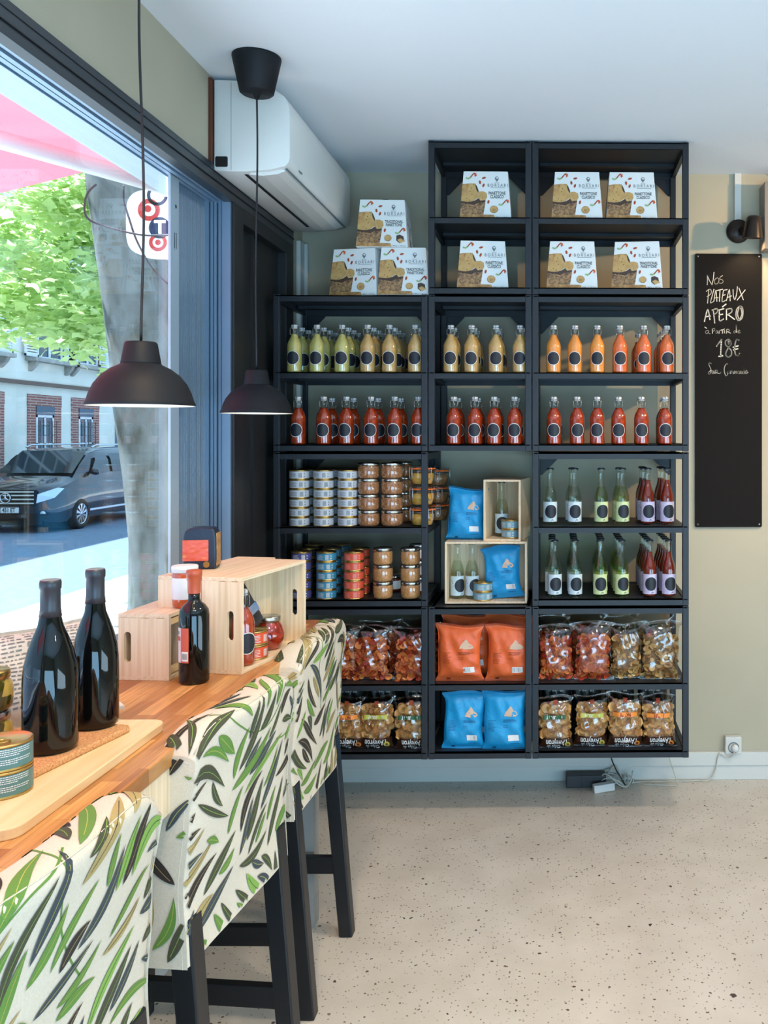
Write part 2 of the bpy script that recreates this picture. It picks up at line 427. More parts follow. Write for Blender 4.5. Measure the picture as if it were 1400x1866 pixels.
# ---------------------------------------------------------------- shelving: stacked steel frames
FY, BK = 3.453, 3.853       # front and back of the frames
Z = [0.2467, 0.8356, 1.433, 2.039, 2.632]
XS = {'left': (-1.088, -0.497), 'middle': (-0.494, -0.097), 'right': (-0.094, 0.512)}
def shelf_frame(col, k, mid, label):
    x0, x1 = XS[col]; z0, z1 = Z[k]+0.001, Z[k+1]-0.001
    t = thing('shelf_frame', label, 'shelf', (x0, FY, z0), 0, 'black steel shelf frames stacked against the back wall')
    w, h, d, p = x1-x0, z1-z0, BK-FY, 0.024
    for (a, c) in ((0, 0), (w-p, 0), (0, d-p), (w-p, d-p)):
        MB().box(a, a+p, c, c+p, 0, h).build('post', M['black'], t, bevel=0.002)
    gap = 0.010
    def rail(z, name):
        MB().box(p, w-p, 0.002, 0.016, z, z+0.024).build(name, M['black'], t)
    def back(z):
        MB().box(p, w-p, d-0.018, d-0.004, z, z+0.028).build('back_rail', M['black'], t)
    for a in (0.003, w-0.019):
        for z in [gap-0.006, h-0.030]+([mid-0.030] if mid else []):
            MB().box(a, a+0.016, p, d-p, z, z+0.026).build('side_rail', M['black'], t)
    def board(z):
        b = MB().box(0.006, w-0.006, 0.0, d-0.006, z-0.004, z)
        b.box(0.024, w-0.024, 0.0, 0.008, z-0.024, z)
        b.box(0.024, w-0.024, d*0.62, d*0.62+0.03, z-0.016, z-0.004)
        for x in ([0.12, w*0.5, w-0.12] if col == 'left' else []):
            b.lathe([(0.003, 0), (0.003, 0.0012)], 8, 1, Tm(x, 0.0, z-0.012, rx=pi/2))
        b.build('shelf_board', [M['black'], M['gasket']], t)
    board(gap+0.016); rail(gap-0.008, 'front_rail'); back(gap-0.008)
    board(h-0.004); back(h-0.032); rail(h-0.028, 'front_rail')
    if mid: board(mid); back(mid-0.028)
    for sgn, a in ((1, p), (-1, w-p)):
        q = 0.075
        MB().prism([(a, h-0.03), (a+sgn*q, h-0.03), (a+sgn*q, h-0.036), (a+sgn*0.008, h-0.03-q), (a, h-0.03-q)], d-0.012, d-0.008, 'y').build('corner_bracket', M['black'], t)
    return t
SH = {}
mids = {0: 0.2895+0.0, 1: 0.3065, 2: 0.3045, 3: 0.2965}
names = {0: 'bottom', 1: 'second', 2: 'third', 3: 'top'}
hold = {('left',0): 'holding chip bags', ('left',1): 'holding tins and jars', ('left',2): 'holding yellow and red bottles',
        ('middle',0): 'holding orange and blue bags', ('middle',2): 'holding tan and red bottles', ('middle',3): 'holding two cake boxes',
        ('right',0): 'holding chip bags', ('right',1): 'holding slim lemonade bottles', ('right',2): 'holding orange and red bottles', ('right',3): 'holding four cake boxes'}
for (c, k), hd in hold.items():
    shelf_frame(c, k, mids[k], f'black steel shelf frame in the {c} column {hd}')
# usable shelf heights (top of board)
ZB = {}
for k in range(4):
    ZB[(k, 'lo')] = Z[k]+0.001+0.026
    ZB[(k, 'hi')] = Z[k]+0.001+mids[k]

# ---------------------------------------------------------------- pendant lamps
def pendant(X, Y, zr, sway, label, D=0.207):
    t = thing('pendant_lamp', label, 'lamp', (X, Y, zr), 0, 'black dome pendant lamps by the window')
    R = D/2
    out = [(R, 0), (R+0.001, 0.003), (R*0.975, 0.010), (R*0.93, 0.026), (R*0.85, 0.044), (R*0.72, 0.062), (R*0.55, 0.076), (R*0.40, 0.0835), (0.0385, 0.086)]
    inn = [(r-0.003, z-0.002) for r, z in out]
    inn[0] = (R-0.004, 0.0)
    MB().lathe(out, 48, 0, caps=False).lathe(list(reversed(inn)), 48, 1, caps=False).lathe([(R, 0), (R-0.004, 0)], 48, 1, caps=False).build('lamp_shade', [M['lamp'], M['lampin']], t, fixn=False)
    MB().lathe([(0.0385, 0.086), (0.038, 0.089), (0.0315, 0.127), (0.029, 0.131), (0.006, 0.132)], 32).build('lamp_neck', M['lamp'], t)
    MB().lathe([(0.0, 0.018), (0.02, 0.024), (0.03, 0.045), (0.022, 0.07), (0.016, 0.084)], 20).build('bulb', M['bulb'], t)
    top = CZ-zr
    pts = [(sway*sin(s*5.2)*(1-abs(2*s-1)**3), 0, 0.13+(top-0.115-0.13)*s) for s in [i/24 for i in range(25)]]
    MB().tube(pts, 0.0028, 8).build('cord', M['cord'], t)
    MB().lathe([(0.006, top-0.128), (0.012, top-0.112), (0.044, top-0.113), (0.050, top-0.108), (0.0715, top-0.006), (0.0715, top-0.001)], 40).build('ceiling_cup', M['lamp'], t)
    return t
M['bulb'] = mat('warm_bulb', (255,230,190), 0.4)
bsdf(M['bulb']).inputs['Emission Color'].default_value = (1, 0.78, 0.5, 1); bsdf(M['bulb']).inputs['Emission Strength'].default_value = 4
pendant(wx(257, 1.854), 1.854, 1.552, 0.006, 'nearer black dome pendant lamp hanging in front of the street view')
pendant(wx(468, 2.72), 2.72, 1.560, -0.003, 'farther black dome pendant lamp hanging before the dark panel')

# ---------------------------------------------------------------- counter
CT = 0.916; CE = 2.82
ct = thing('window_counter', 'butcher block counter running along the shop window', 'counter', (0, 0, 0))
MB().box(-1.09, -0.703, 0.2, CE, CT-0.030, CT).build('counter_top', M['block'], ct, bevel=0.002)
MB().box(-0.725, -0.707, 0.2, CE-0.01, CT-0.115, CT-0.030).box(-1.08, -0.725, CE-0.03, CE-0.012, CT-0.115, CT-0.030).build('apron', M['bam_z'], ct)
M['grey'] = mat('grey_leg', (150,150,146), 0.45)
for y in (2.755, 0.28):
    for x in (-0.79, -1.05):
        MB().box(x, x+0.055, y-0.03, y+0.025, 0.0, CT-0.115).box(x-0.001, x+0.056, y-0.031, y+0.026, 0.085, 0.087).build('leg', M['grey'], ct)
# ---------------------------------------------------------------- outside
PZ, RZ, CX = -0.25, -0.45, -5.45
M['pave'] = mottled('pale_pavement', [(0.3, (205,202,196)), (0.7, (222,220,214))], 4, 0.85)
M['road'] = mottled('asphalt', [(0.3, (104,120,138)), (0.7, (122,138,156))], 9, 0.8)
struct(MB().box(CX, WX-0.2, -14, 40, PZ-0.1, PZ).build('ground_pavement', M['pave']))
struct(MB().box(-12.7, CX, -14, 60, RZ-0.1, RZ).box(CX-0.02, CX, -14, 40, RZ, PZ).build('ground_road', M['road']))
struct(MB().box(-13.7, -12.7, -14, 60, RZ-0.1, RZ+0.14).build('ground_far_pavement', M['pave']))
# the shop's own outer wall above and below the window
struct(MB().box(WX-0.20, WX-0.155, -3, 6.5, 2.31, 6.0).box(WX-0.20, WX-0.155, -3, 3.04, PZ, 0.88).box(WX-0.20, WX-0.10, 3.9, 6.5, PZ, 2.31).box(WX-0.20, WX-0.155, 3.75, 3.9, PZ, 2.31).build('wall_street_side', M['pave']))

# facade across the street
M['render'] = mottled('cream_render', [(0.35, (226,220,204)), (0.7, (238,233,220))], 1.2, 0.9)
M['brick'] = mat('brick', (150,92,78), 0.85)
mb_ = M['brick']; br = N(mb_, 'ShaderNodeTexBrick'); vv = coords(mb_, 'Object', (1,1,1), (0, pi/2, 0))
tc = N(mb_, 'ShaderNodeTexCoord'); sx = N(mb_, 'ShaderNodeSeparateXYZ'); cx = N(mb_, 'ShaderNodeCombineXYZ')
L(mb_, tc.outputs['Object'], sx.inputs[0]); L(mb_, sx.outputs[1], cx.inputs[0]); L(mb_, sx.outputs[2], cx.inputs[1]); L(mb_, cx.outputs[0], br.inputs['Vector'])
br.inputs['Scale'].default_value = 1; br.inputs['Brick Width'].default_value = 0.5; br.inputs['Row Height'].default_value = 0.07; br.inputs['Mortar Size'].default_value = 0.012
br.inputs['Color1'].default_value = (*lin((158,96,82)), 1); br.inputs['Color2'].default_value = (*lin((138,84,72)), 1); br.inputs['Mortar'].default_value = (*lin((186,160,150)), 1)
L(mb_, br.outputs['Color'], bsdf(mb_).inputs['Base Color'])
M['shutter'] = mat('white_shutter', (226,230,232), 0.6)
M['winwhite'] = mat('white_window_wood', (230,232,232), 0.5)
M['dimglass'] = mat('street_window_glass', (40,58,70), 0.08, spec=0.9)
M['stone'] = mottled('weathered_stone', [(0.3, (150,146,138)), (0.7, (182,178,168))], 5, 0.9)
M['cornice'] = mat('brown_cornice', (120,98,86), 0.8)
M['slate'] = mat('blue_grey_lintel', (84,98,112), 0.6)
M['iron'] = mat('dark_iron_bars', (46,44,48), 0.5)
XF = -13.7
fa = thing('town_house', 'cream rendered town house with brick window surrounds across the street', 'building', (XF, 0, 0))
wall = MB()
low = [(15.9, 17.4), (18.6, 20.1), (20.95, 22.4), (23.4, 24.95), (25.5, 27.0)]
up = [(16.3, 17.9), (20.9, 22.05), (23.75, 25.0), (25.75, 26.9)]
wall.box(-0.4, 0, 5, 28.0, RZ, 2.86).box(-0.4, 0, 5, 28.0, 2.95, 7.2)
wall.build('wall', M['render'], fa)
MB().box(-0.02, 0.13, 5, 28.05, 2.86, 2.90).box(-0.02, 0.09, 5, 28.05, 2.90, 2.96).build('cornice', M['cornice'], fa)
for a, b in low:
    s = MB().box(0, 0.03, a, a+0.34, RZ, 2.62).box(0, 0.03, b-0.34, b, RZ, 2.62).box(0, 0.036, a-0.01, b+0.01, 2.33, 2.63)
    s.build('brick_surround', M['brick'], fa)
    a2, b2 = a+0.36, b-0.36
    w_ = MB().box(0.01, 0.05, a2, b2, 2.10, 2.33).build('roller_box', M['slate'], fa)
    f_ = MB()
    f_.box(0.0, 0.03, a2, a2+0.07, 0.4, 2.10).box(0.0, 0.03, b2-0.07, b2, 0.4, 2.10).box(0, 0.03, a2, b2, 2.03, 2.10).box(0, 0.03, a2, b2, 1.30, 1.35).box(0, 0.03, (a2+b2)/2-0.03, (a2+b2)/2+0.03, 0.4, 2.05)
    f_.build('window', M['winwhite'], fa)
    MB().box(-0.01, 0.008, a2, b2, 0.4, 2.1).build('pane', M['dimglass'], fa.children[-1])
    g = MB()
    for z in (0.8, 1.05, 1.3, 1.55, 1.8): g.box(0.10, 0.112, a2, b2, z, z+0.014)
    for q in range(5): g.box(0.10, 0.112, a2+(b2-a2)*q/4-0.007, a2+(b2-a2)*q/4+0.007, 0.5, 1.95)
    g.build('window_bars', M['iron'], fa)
for a, b in up:
    s = MB().box(0, 0.03, a-0.30, a, 3.60, 6.1).box(0, 0.03, b, b+0.30, 3.60, 6.1).box(0, 0.03, a-0.3, b+0.3, 6.0, 6.2)
    s.build('brick_surround', M['brick'], fa)
    f_ = MB()
    for y in (a, (a+b)/2-0.04, b-0.08): f_.box(0.0, 0.04, y, y+0.08, 3.6, 6.0)
    for z in (3.6, 4.25, 4.9, 5.5): f_.box(0.0, 0.035, a, b, z, z+0.05)
    f_.build('window', M['winwhite'], fa)
    MB().box(-0.01, 0.012, a, b, 3.6, 6.0).build('pane', M['dimglass'], fa.children[-1])
    for y, ww, ang in ((a, 0.60, -0.15), (b, 0.60, 0.15)):
        sh = MB(); sg = -1 if y == a else 1
        T = Tm(0.06, y, 0, rz=0)
        for q in range(34): sh.box(0.02, 0.035, min(0, sg*ww)+0.04, max(0, sg*ww)-0.04, 3.66+q*0.069, 3.66+q*0.069+0.045, 0, T)
        for zz in (3.6, 4.4, 5.2, 5.95): sh.box(0.015, 0.045, min(0, sg*ww), max(0, sg*ww), zz, zz+0.06, 0, T)
        sh.box(0.015, 0.045, min(0, sg*ww), min(0, sg*ww)+0.05, 3.6, 6.0, 0, T).box(0.015, 0.045, max(0, sg*ww)-0.05, max(0, sg*ww), 3.6, 6.0, 0, T)
        sh.build('shutter', M['shutter'], fa)
    c_ = MB().box(0, 0.28, a-0.45, b+0.45, 3.48, 3.58)
    for y in (a-0.30, b+0.16): c_.prism([(0, 3.48), (0.22, 3.48), (0.18, 3.38), (0.05, 3.24), (0, 3.22)], y, y+0.14, 'y')
    c_.build('window_sill', M['stone'], fa)
tag(MB().box(-14.4, -13.9, 28.3, 46, RZ, 5.2).prism([(-14.6, 5.2), (-13.6, 5.2), (-14.2, 6.0)], 28.3, 46, 'y').build('grey_building', M['slate']), 'blue-grey building at the end of the street behind the van', 'building')

# van
M['van'] = mat('dark_van_paint', (38,36,42), 0.12, metal=0.5, coat=1.0)
M['vanglass'] = mat('van_glass', (26,38,44), 0.05, spec=1.0)
M['tyre'] = mat('tyre_rubber', (22,22,24), 0.8)
M['chrome'] = mat('chrome', (205,208,212), 0.15, metal=1.0)
M['lampglass'] = mat('headlamp_glass', (200,212,220), 0.1, metal=0.4)
van = thing('parked_van', 'dark passenger van parked across the street', 'van', (-11.12, 18.3, RZ))
# stations along the length: y, half width, z sill, z belt, z roof, roof half width
st = [(0.00, 0.72, 0.34, 0.66, 0.74, 0.66), (0.06, 0.84, 0.24, 0.72, 0.88, 0.76), (0.22, 0.92, 0.20, 0.80, 0.96, 0.82), (0.55, 0.96, 0.20, 0.86, 1.03, 0.84), (0.92, 0.965, 0.22, 0.98, 1.12, 0.86),
      (1.30, 0.965, 0.22, 1.10, 1.36, 0.82), (1.72, 0.965, 0.22, 1.13, 1.60, 0.78), (2.1, 0.965, 0.22, 1.15, 1.69, 0.76), (2.8, 0.965, 0.22, 1.16, 1.72, 0.76), (3.8, 0.965, 0.22, 1.17, 1.72, 0.76), (4.7, 0.96, 0.24, 1.17, 1.69, 0.75), (4.98, 0.93, 0.28, 1.15, 1.62, 0.72), (5.1, 0.86, 0.36, 1.05, 1.50, 0.66)]
def ring(s_):
    y, w_, zs, zb, zr, rw = s_
    h = [(w_*0.94, zs), (w_, zs+0.10), (w_*1.0, (zs+zb)/2), (w_*0.985, zb), (w_*0.985*0.5+rw*0.5+0.02, (zb+zr)/2+0.02), (rw, zr-0.04), (rw*0.88, zr), (rw*0.4, zr+0.015)]
    return [(x, y, z) for x, z in h]+[(-x, y, z) for x, z in reversed(h)]
vs = []; fs = []
for s_ in st: vs += ring(s_)
n = 16
for i in range(len(st)-1):
    for k in range(n): fs.append((i*n+k, i*n+(k+1) % n, (i+1)*n+(k+1) % n, (i+1)*n+k))
fs.append(tuple(range(n))); fs.append(tuple((len(st)-1)*n+k for k in reversed(range(n))))
body = MB().add(vs, fs, 0, True).build('body', M['van'], van)
body.data.set_sharp_from_angle(angle=radians(40))
def sidepane(y0_, y1_, z0, z1, sl0, sl1):
    g = MB()
    for sg in (1, -1):
        zm = 1.45; q = (zm-z0)/(z1-z0)
        g.add([(sg*0.972, y0_, z0), (sg*0.972, y1_, z0), (sg*0.925, y1_-sl1*q, zm), (sg*0.925, y0_+sl0*q, zm), (sg*0.858, y1_-sl1, z1), (sg*0.858, y0_+sl0, z1)], [(0, 1, 2, 3), (3, 2, 4, 5)], 0)
    g.build('side_window', M['vanglass'], van)
sidepane(1.38, 2.22, 1.17, 1.56, 0.38, 0.0); sidepane(2.34, 3.5, 1.18, 1.58, 0.0, 0.02); sidepane(3.6, 4.7, 1.18, 1.57, 0.0, 0.08)
ws = MB().add([(-0.80, 0.985, 1.155), (0.80, 0.985, 1.155), (0.70, 1.76, 1.625), (-0.70, 1.76, 1.625)], [(0, 1, 2, 3)], 0, M=Matrix.Translation((0, -0.03, 0.035))).build('windshield', M['vanglass'], van)
for x in (-0.88, 0.88):
    for y in (1.0, 4.1):
        T = Tm(x+(0.02 if x > 0 else -0.02), y, 0.32, ry=pi/2*(1 if x > 0 else -1))
        wl = MB().lathe([(0.20, -0.10), (0.315, -0.10), (0.325, -0.06), (0.325, 0.06), (0.30, 0.088), (0.225, 0.088), (0.22, 0.05)], 28, 0, T).build('wheel', M['tyre'], van)
        r_ = MB().lathe([(0.225, 0.07), (0.215, 0.085), (0.20, 0.07)], 28, 0, T, caps=False).lathe([(0.045, 0.05), (0.04, 0.085), (0.0, 0.09)], 16, 0, T)
        for q in range(10):
            a = 2*pi*q/10
            TT = T @ Matrix.Rotation(a, 4, 'Z')
            r_.add([(0.04, -0.010, 0.082), (0.04, 0.010, 0.082), (0.212, 0.034, 0.075), (0.212, -0.034, 0.075)], [(0, 1, 2, 3)], 0, M=TT)
        r_.lathe([(0.0, 0.045), (0.205, 0.045)], 20, 1, T, caps=False)
        r_.build('rim', [M['chrome'], M['tyre']], wl)
g = MB()
for i, z in enumerate((0.60, 0.68, 0.76, 0.83)): g.box(-0.56, 0.56, -0.03, 0.01, z, z+0.028, 0)
g.box(-0.60, 0.60, -0.012, 0.03, 0.56, 0.88, 1); g.build('grille', [M['chrome'], M['dark']], van)
sT = Tm(0, -0.05, 0.72, rx=pi/2)
g = MB().lathe([(0.088, 0), (0.100, 0.006), (0.112, 0)], 28, 0, sT, caps=False)
for q in range(3):
    a = pi/2+2*pi*q/3
    g.add([(0.022*cos(a+1.05), 0.022*sin(a+1.05), 0.004), (0.10*cos(a), 0.10*sin(a), 0.004), (0.022*cos(a-1.05), 0.022*sin(a-1.05), 0.004), (0, 0, 0.012)], [(0, 1, 3), (1, 2, 3)], 0, M=sT)
g.build('front_emblem', M['chrome'], van)
for sg in (1, -1):
    MB().add([(sg*0.60, -0.01, 0.62), (sg*0.87, 0.17, 0.72), (sg*0.93, 0.42, 0.90), (sg*0.86, 0.30, 0.92), (sg*0.62, 0.0, 0.80)], [(0, 1, 2, 3, 4)], 0, M=Matrix.Translation((sg*0.045, -0.085, 0.0))).build('headlamp', M['lampglass'], van)
    MB().lathe([(0.0, 0), (0.05, 0.0), (0.06, -0.01)], 14, 0, Tm(sg*0.72, -0.005, 0.40, rx=pi/2)).build('fog_lamp', M['lampglass'], van)
    mr = MB().lathe([(0, -0.09), (0.06, -0.07), (0.075, 0), (0.06, 0.07), (0, 0.09)], 14, 0, Tm(sg*1.05, 1.42, 1.20, ry=pi/2)).build('side_mirror', M['van'], van)
    MB().tube([(sg*0.72, 1.9, 1.73), (sg*0.72, 2.1, 1.78), (sg*0.72, 4.4, 1.79), (sg*0.72, 4.6, 1.73)], 0.018, 8).build('roof_rail', M['chrome'], van)
pl = MB().box(-0.26, 0.26, -0.045, -0.02, 0.42, 0.53).build('number_plate', M['paper'], van)
text_obj('GE 451 ET', 0.125, M['inkblack'], pl, Tm(0, -0.047, 0.475) @ UPR, bold=0.003, sx=0.72)
MB().box(-0.80, 0.80, -0.02, 0.05, 0.30, 0.40).box(-0.7, 0.7, 0.0, 0.1, 0.17, 0.30).build('lower_grille', M['dark'], van)
MB().box(0.962, 0.975, 1.35, 4.9, 0.36, 0.40).box(-0.975, -0.962, 1.35, 4.9, 0.36, 0.40).build('side_strip', M['chrome'], van)

# street tree
M['bark'] = mottled('plane_bark', [(0.3, (74,72,60)), (0.45, (104,104,98)), (0.62, (120,122,118)), (0.75, (84,90,62))], 2.6, 0.9, bmp=0.5, stretch=(2.5,2.5,1), detail=8)
lf = mat('plane_leaf', (186,208,132), 0.45); M['leaf'] = lf
tl = N(lf, 'ShaderNodeBsdfTranslucent'); tl.inputs[0].default_value = (*lin((226,240,176)), 1); mx = N(lf, 'ShaderNodeMixShader'); mx.inputs[0].default_value = 0.5
outn = [q for q in lf.node_tree.nodes if q.type == 'OUTPUT_MATERIAL'][0]
L(lf, bsdf(lf).outputs[0], mx.inputs[1]); L(lf, tl.outputs[0], mx.inputs[2]); L(lf, mx.outputs[0], outn.inputs[0])
tx, ty = onz(300, 1150, PZ)
tr = thing('street_tree', 'plane tree on the pavement behind the window mullion', 'tree', (tx, ty, PZ))
k_ = F/ty
def trunk_pts():
    # axis follows the left silhouette seen through the glass
    out = []
    for z, r, dx in ((-0.05, 0.36, 0), (0.25, 0.30, 0), (0.8, 0.265, -0.03), (1.4, 0.27, -0.07), (2.0, 0.285, -0.13), (2.6, 0.29, -0.19), (3.2, 0.30, -0.27), (3.9, 0.30, -0.36), (5.0, 0.27, -0.5)):
        out.append((z, r, dx))
    return out
rnd = random.Random(5)
vs = []; fs = []; tp = trunk_pts(); sg_ = 28
for i, (z, r, dx) in enumerate(tp):
    for q in range(sg_):
        a = 2*pi*q/sg_; rr = r*(1+0.035*sin(3*a+i)+0.02*sin(7*a+2*i))
        vs.append((dx+rr*cos(a), rr*sin(a), z))
for i in range(len(tp)-1):
    for q in range(sg_): fs.append((i*sg_+q, i*sg_+(q+1) % sg_, (i+1)*sg_+(q+1) % sg_, (i+1)*sg_+q))
trunk = MB().add(vs, fs, 0, True)
for e_ in ((-2.2, 2.8, 6.6), (1.5, 1.0, 6.5), (-1.0, -1.5, 6.8)):
    trunk.tube([(-0.4, 0, 3.6), (-0.4+e_[0]*0.4, e_[1]*0.4, 4.3+(e_[2]-4.3)*0.6), e_], 0.08, 8)
trunk.build('trunk', M['bark'], tr)
lv = MB()
def leaf(c, s_):
    a, b_, g_ = rnd.uniform(0, 2*pi), rnd.uniform(-1.0, 1.0), rnd.uniform(0, 2*pi)
    R_ = Matrix.Translation(c) @ Matrix.Rotation(a, 4, 'Z') @ Matrix.Rotation(b_, 4, 'X') @ Matrix.Rotation(g_, 4, 'Z')
    pts = [(0, -s_, 0), (0.55*s_, -0.35*s_, 0.1*s_), (0.9*s_, 0.1*s_, 0), (0.35*s_, 0.35*s_, 0.08*s_), (0, s_, 0), (-0.35*s_, 0.35*s_, 0.08*s_), (-0.9*s_, 0.1*s_, 0), (-0.55*s_, -0.35*s_, 0.1*s_)]
    lv.add(pts, [tuple(range(8))], 0, False, R_)
def clump(px, py, Y, rad, num):
    a, b_ = ray(px); X = Y*a/b_; z = wz(py, X, Y)
    for _ in range(num):
        d_ = Vector((rnd.gauss(0, 1), rnd.gauss(0, 1), rnd.gauss(0, 0.75)))*rad*0.5
        leaf((X+d_.x-tx, Y+d_.y-ty, z+d_.z-PZ), rnd.uniform(0.045, 0.085))
for (px, py) in ((20,400),(60,380),(110,400),(160,380),(190,370),(20,450),(70,450),(120,440),(170,430),(195,440),(25,500),(80,500),(130,490),(180,490),(40,545),(90,540),(140,540),(185,550),(20,480),(60,590),(110,580),(160,570),(195,590),(100,560),(80,575),(150,600),(170,540),(0,530),(10,420),(215,350),(190,330),(150,345),(140,350),(100,362)):
    clump(px+rnd.uniform(-8, 8), py+rnd.uniform(-8, 8), rnd.uniform(8.5, 11), 0.36, 200)
for (px, py, n_) in ((150,640,16),(185,640,14),(8,590,30),(5,560,30),(195,690,8),(165,625,14),(6,620,10)):
    clump(px, py, 9, 0.16, n_)
for _ in range(1400):
    leaf((rnd.uniform(-4.5, 0.5), rnd.uniform(-1, 6), rnd.uniform(4.6, 7)), rnd.uniform(0.06, 0.1))
tag(lv.build('foliage', M['leaf'], tr, fixn=False), kind='stuff')

# awning over the window
M['red'] = mat('red_awning_cloth', (190,74,84), 0.7)
tl = N(M['red'], 'ShaderNodeBsdfTranslucent'); tl.inputs[0].default_value = (*lin((204,104,114)), 1); mx = N(M['red'], 'ShaderNodeMixShader'); mx.inputs[0].default_value = 0.6
outn = [q for q in M['red'].node_tree.nodes if q.type == 'OUTPUT_MATERIAL'][0]
L(M['red'], bsdf(M['red']).outputs[0], mx.inputs[1]); L(M['red'], tl.outputs[0], mx.inputs[2]); L(M['red'], mx.outputs[0], outn.inputs[0])
aw = thing('awning', 'red cloth awning stretched out above the shop window', 'awning', (WX-0.21, 0, 2.70))
MB().add([(0, -1.5, 0), (-1.75, -1.5, -0.45), (-1.75, 3.62, -0.45), (0, 3.62, 0)], [(0, 1, 2, 3)], 0).add([(-1.75, -1.5, -0.45), (-1.75, -1.5, -0.62), (-1.75, 3.62, -0.62), (-1.75, 3.62, -0.45)], [(0, 1, 2, 3)], 0).build('awning_cloth', M['red'], aw, fixn=False)
M['alu'] = mat('white_aluminium', (226,228,230), 0.35)
MB().tube([(-0.16, 3.38, -0.27), (-0.60, 3.05, -0.20), (-1.1, 2.72, -0.245)], 0.032, 12).tube([(-1.1, 2.72, -0.245), (-1.6, 3.3, -0.42)], 0.026, 12).build('folding_arm', M['alu'], aw)
MB().box(-1.78, -1.71, -1.5, 3.62, -0.50, -0.44).build('front_bar', M['alu'], aw)
# projecting sign with round letters
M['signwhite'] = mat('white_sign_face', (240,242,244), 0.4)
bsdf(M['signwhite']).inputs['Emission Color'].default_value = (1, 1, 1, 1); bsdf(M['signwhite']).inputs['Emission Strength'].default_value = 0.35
M['signred'] = mat('sign_red', (196,52,40), 0.5); M['signnavy'] = mat('sign_navy', (28,38,72), 0.5)
SY = 5.1; ks = F/SY
sg = thing('projecting_sign', 'white projecting shop sign with round red and navy letters outside', 'sign', (wx(300, SY), SY, wz(410, -2.1, SY)))
out = []
for i in range(40):
    a = 2*pi*i/40; ex = 0.42
    out.append((0.19*math.copysign(abs(cos(a))**0.55, cos(a))*(1-0.12*sin(a)*0), 0.185*math.copysign(abs(sin(a))**0.5, sin(a))))
MB().prism(out, -0.06, 0.06, 'y').build('sign_panel', M['signwhite'], sg, bevel=0.006)
MB().box(0.0, -sg.location.x+WX-0.205, -0.012, 0.012, 0.11, 0.135).box(0.0, -sg.location.x+WX-0.205, -0.012, 0.012, -0.135, -0.11).build('bracket', M['iron'], sg)
g = MB()
def ringd(cx_, cz_, r0, r1, m_, yy=-0.063, a0=0, a1=2*pi):
    nseg = 28; vs = []
    for i in range(nseg+1):
        a = a0+(a1-a0)*i/nseg; vs += [(cx_+r0*cos(a), yy, cz_+r0*sin(a)), (cx_+r1*cos(a), yy, cz_+r1*sin(a))]
    g.add(vs, [(2*i, 2*i+1, 2*i+3, 2*i+2) for i in range(nseg)], m_)
def dx_(px): return (px-300)/ks
def dz_(py): return (410-py)/ks
ringd(dx_(281), dz_(388), 0.036, 0.062, 0); ringd(dx_(279), dz_(386), 0.0, 0.020, 0)
ringd(dx_(300), dz_(420), 0.0, 0.060, 1)
ringd(dx_(297), dz_(446), 0.030, 0.050, 0); ringd(dx_(297), dz_(446), 0.0, 0.016, 0)
ringd(dx_(296), dz_(362), 0.040, 0.058, 1, a0=pi*0.75, a1=pi*1.95)
text_into(g, 'T', 0.10, 2, Tm(dx_(301), -0.067, dz_(420)) @ UPR, bold=0.004)
g.build('lettering', [M['signred'], M['signnavy'], M['signwhite']], sg, fixn=False)
# cables outside
def pxline(pts, Y):
    return [(wx(a, Y), Y, wz(b_, wx(a, Y), Y)) for a, b_ in pts]
def smooth(pts, n=8):
    P = [Vector(p) for p in pts]; out = []
    for i in range(len(P)-1):
        p0, p1, p2, p3 = P[max(i-1, 0)], P[i], P[i+1], P[min(i+2, len(P)-1)]
        for k in range(n):
            t = k/n
            out.append(0.5*((2*p1)+(-p0+p2)*t+(2*p0-5*p1+4*p2-p3)*t*t+(-p0+3*p1-3*p2+p3)*t**3))
    out.append(P[-1]); return out
M['cable'] = mat('grey_cable', (64,70,76), 0.5)
cb = MB().tube(smooth(pxline([(176,336),(160,352),(154,380),(162,400),(190,412),(235,424),(270,429),(315,428)], 3.6)), 0.0045, 6)
tag(cb.build('hanging_cable', M['cable']), 'grey cable looping from the awning across the tree trunk', 'cable', 'cables hanging outside the window')
cb = MB().tube(smooth(pxline([(226,338),(226,365),(236,400),(250,440),(275,485),(300,512),(318,525)], 3.7)), 0.0045, 6)
tag(cb.build('hanging_cable', M['cable']), 'grey cable running steeply down past the white sign', 'cable', 'cables hanging outside the window')
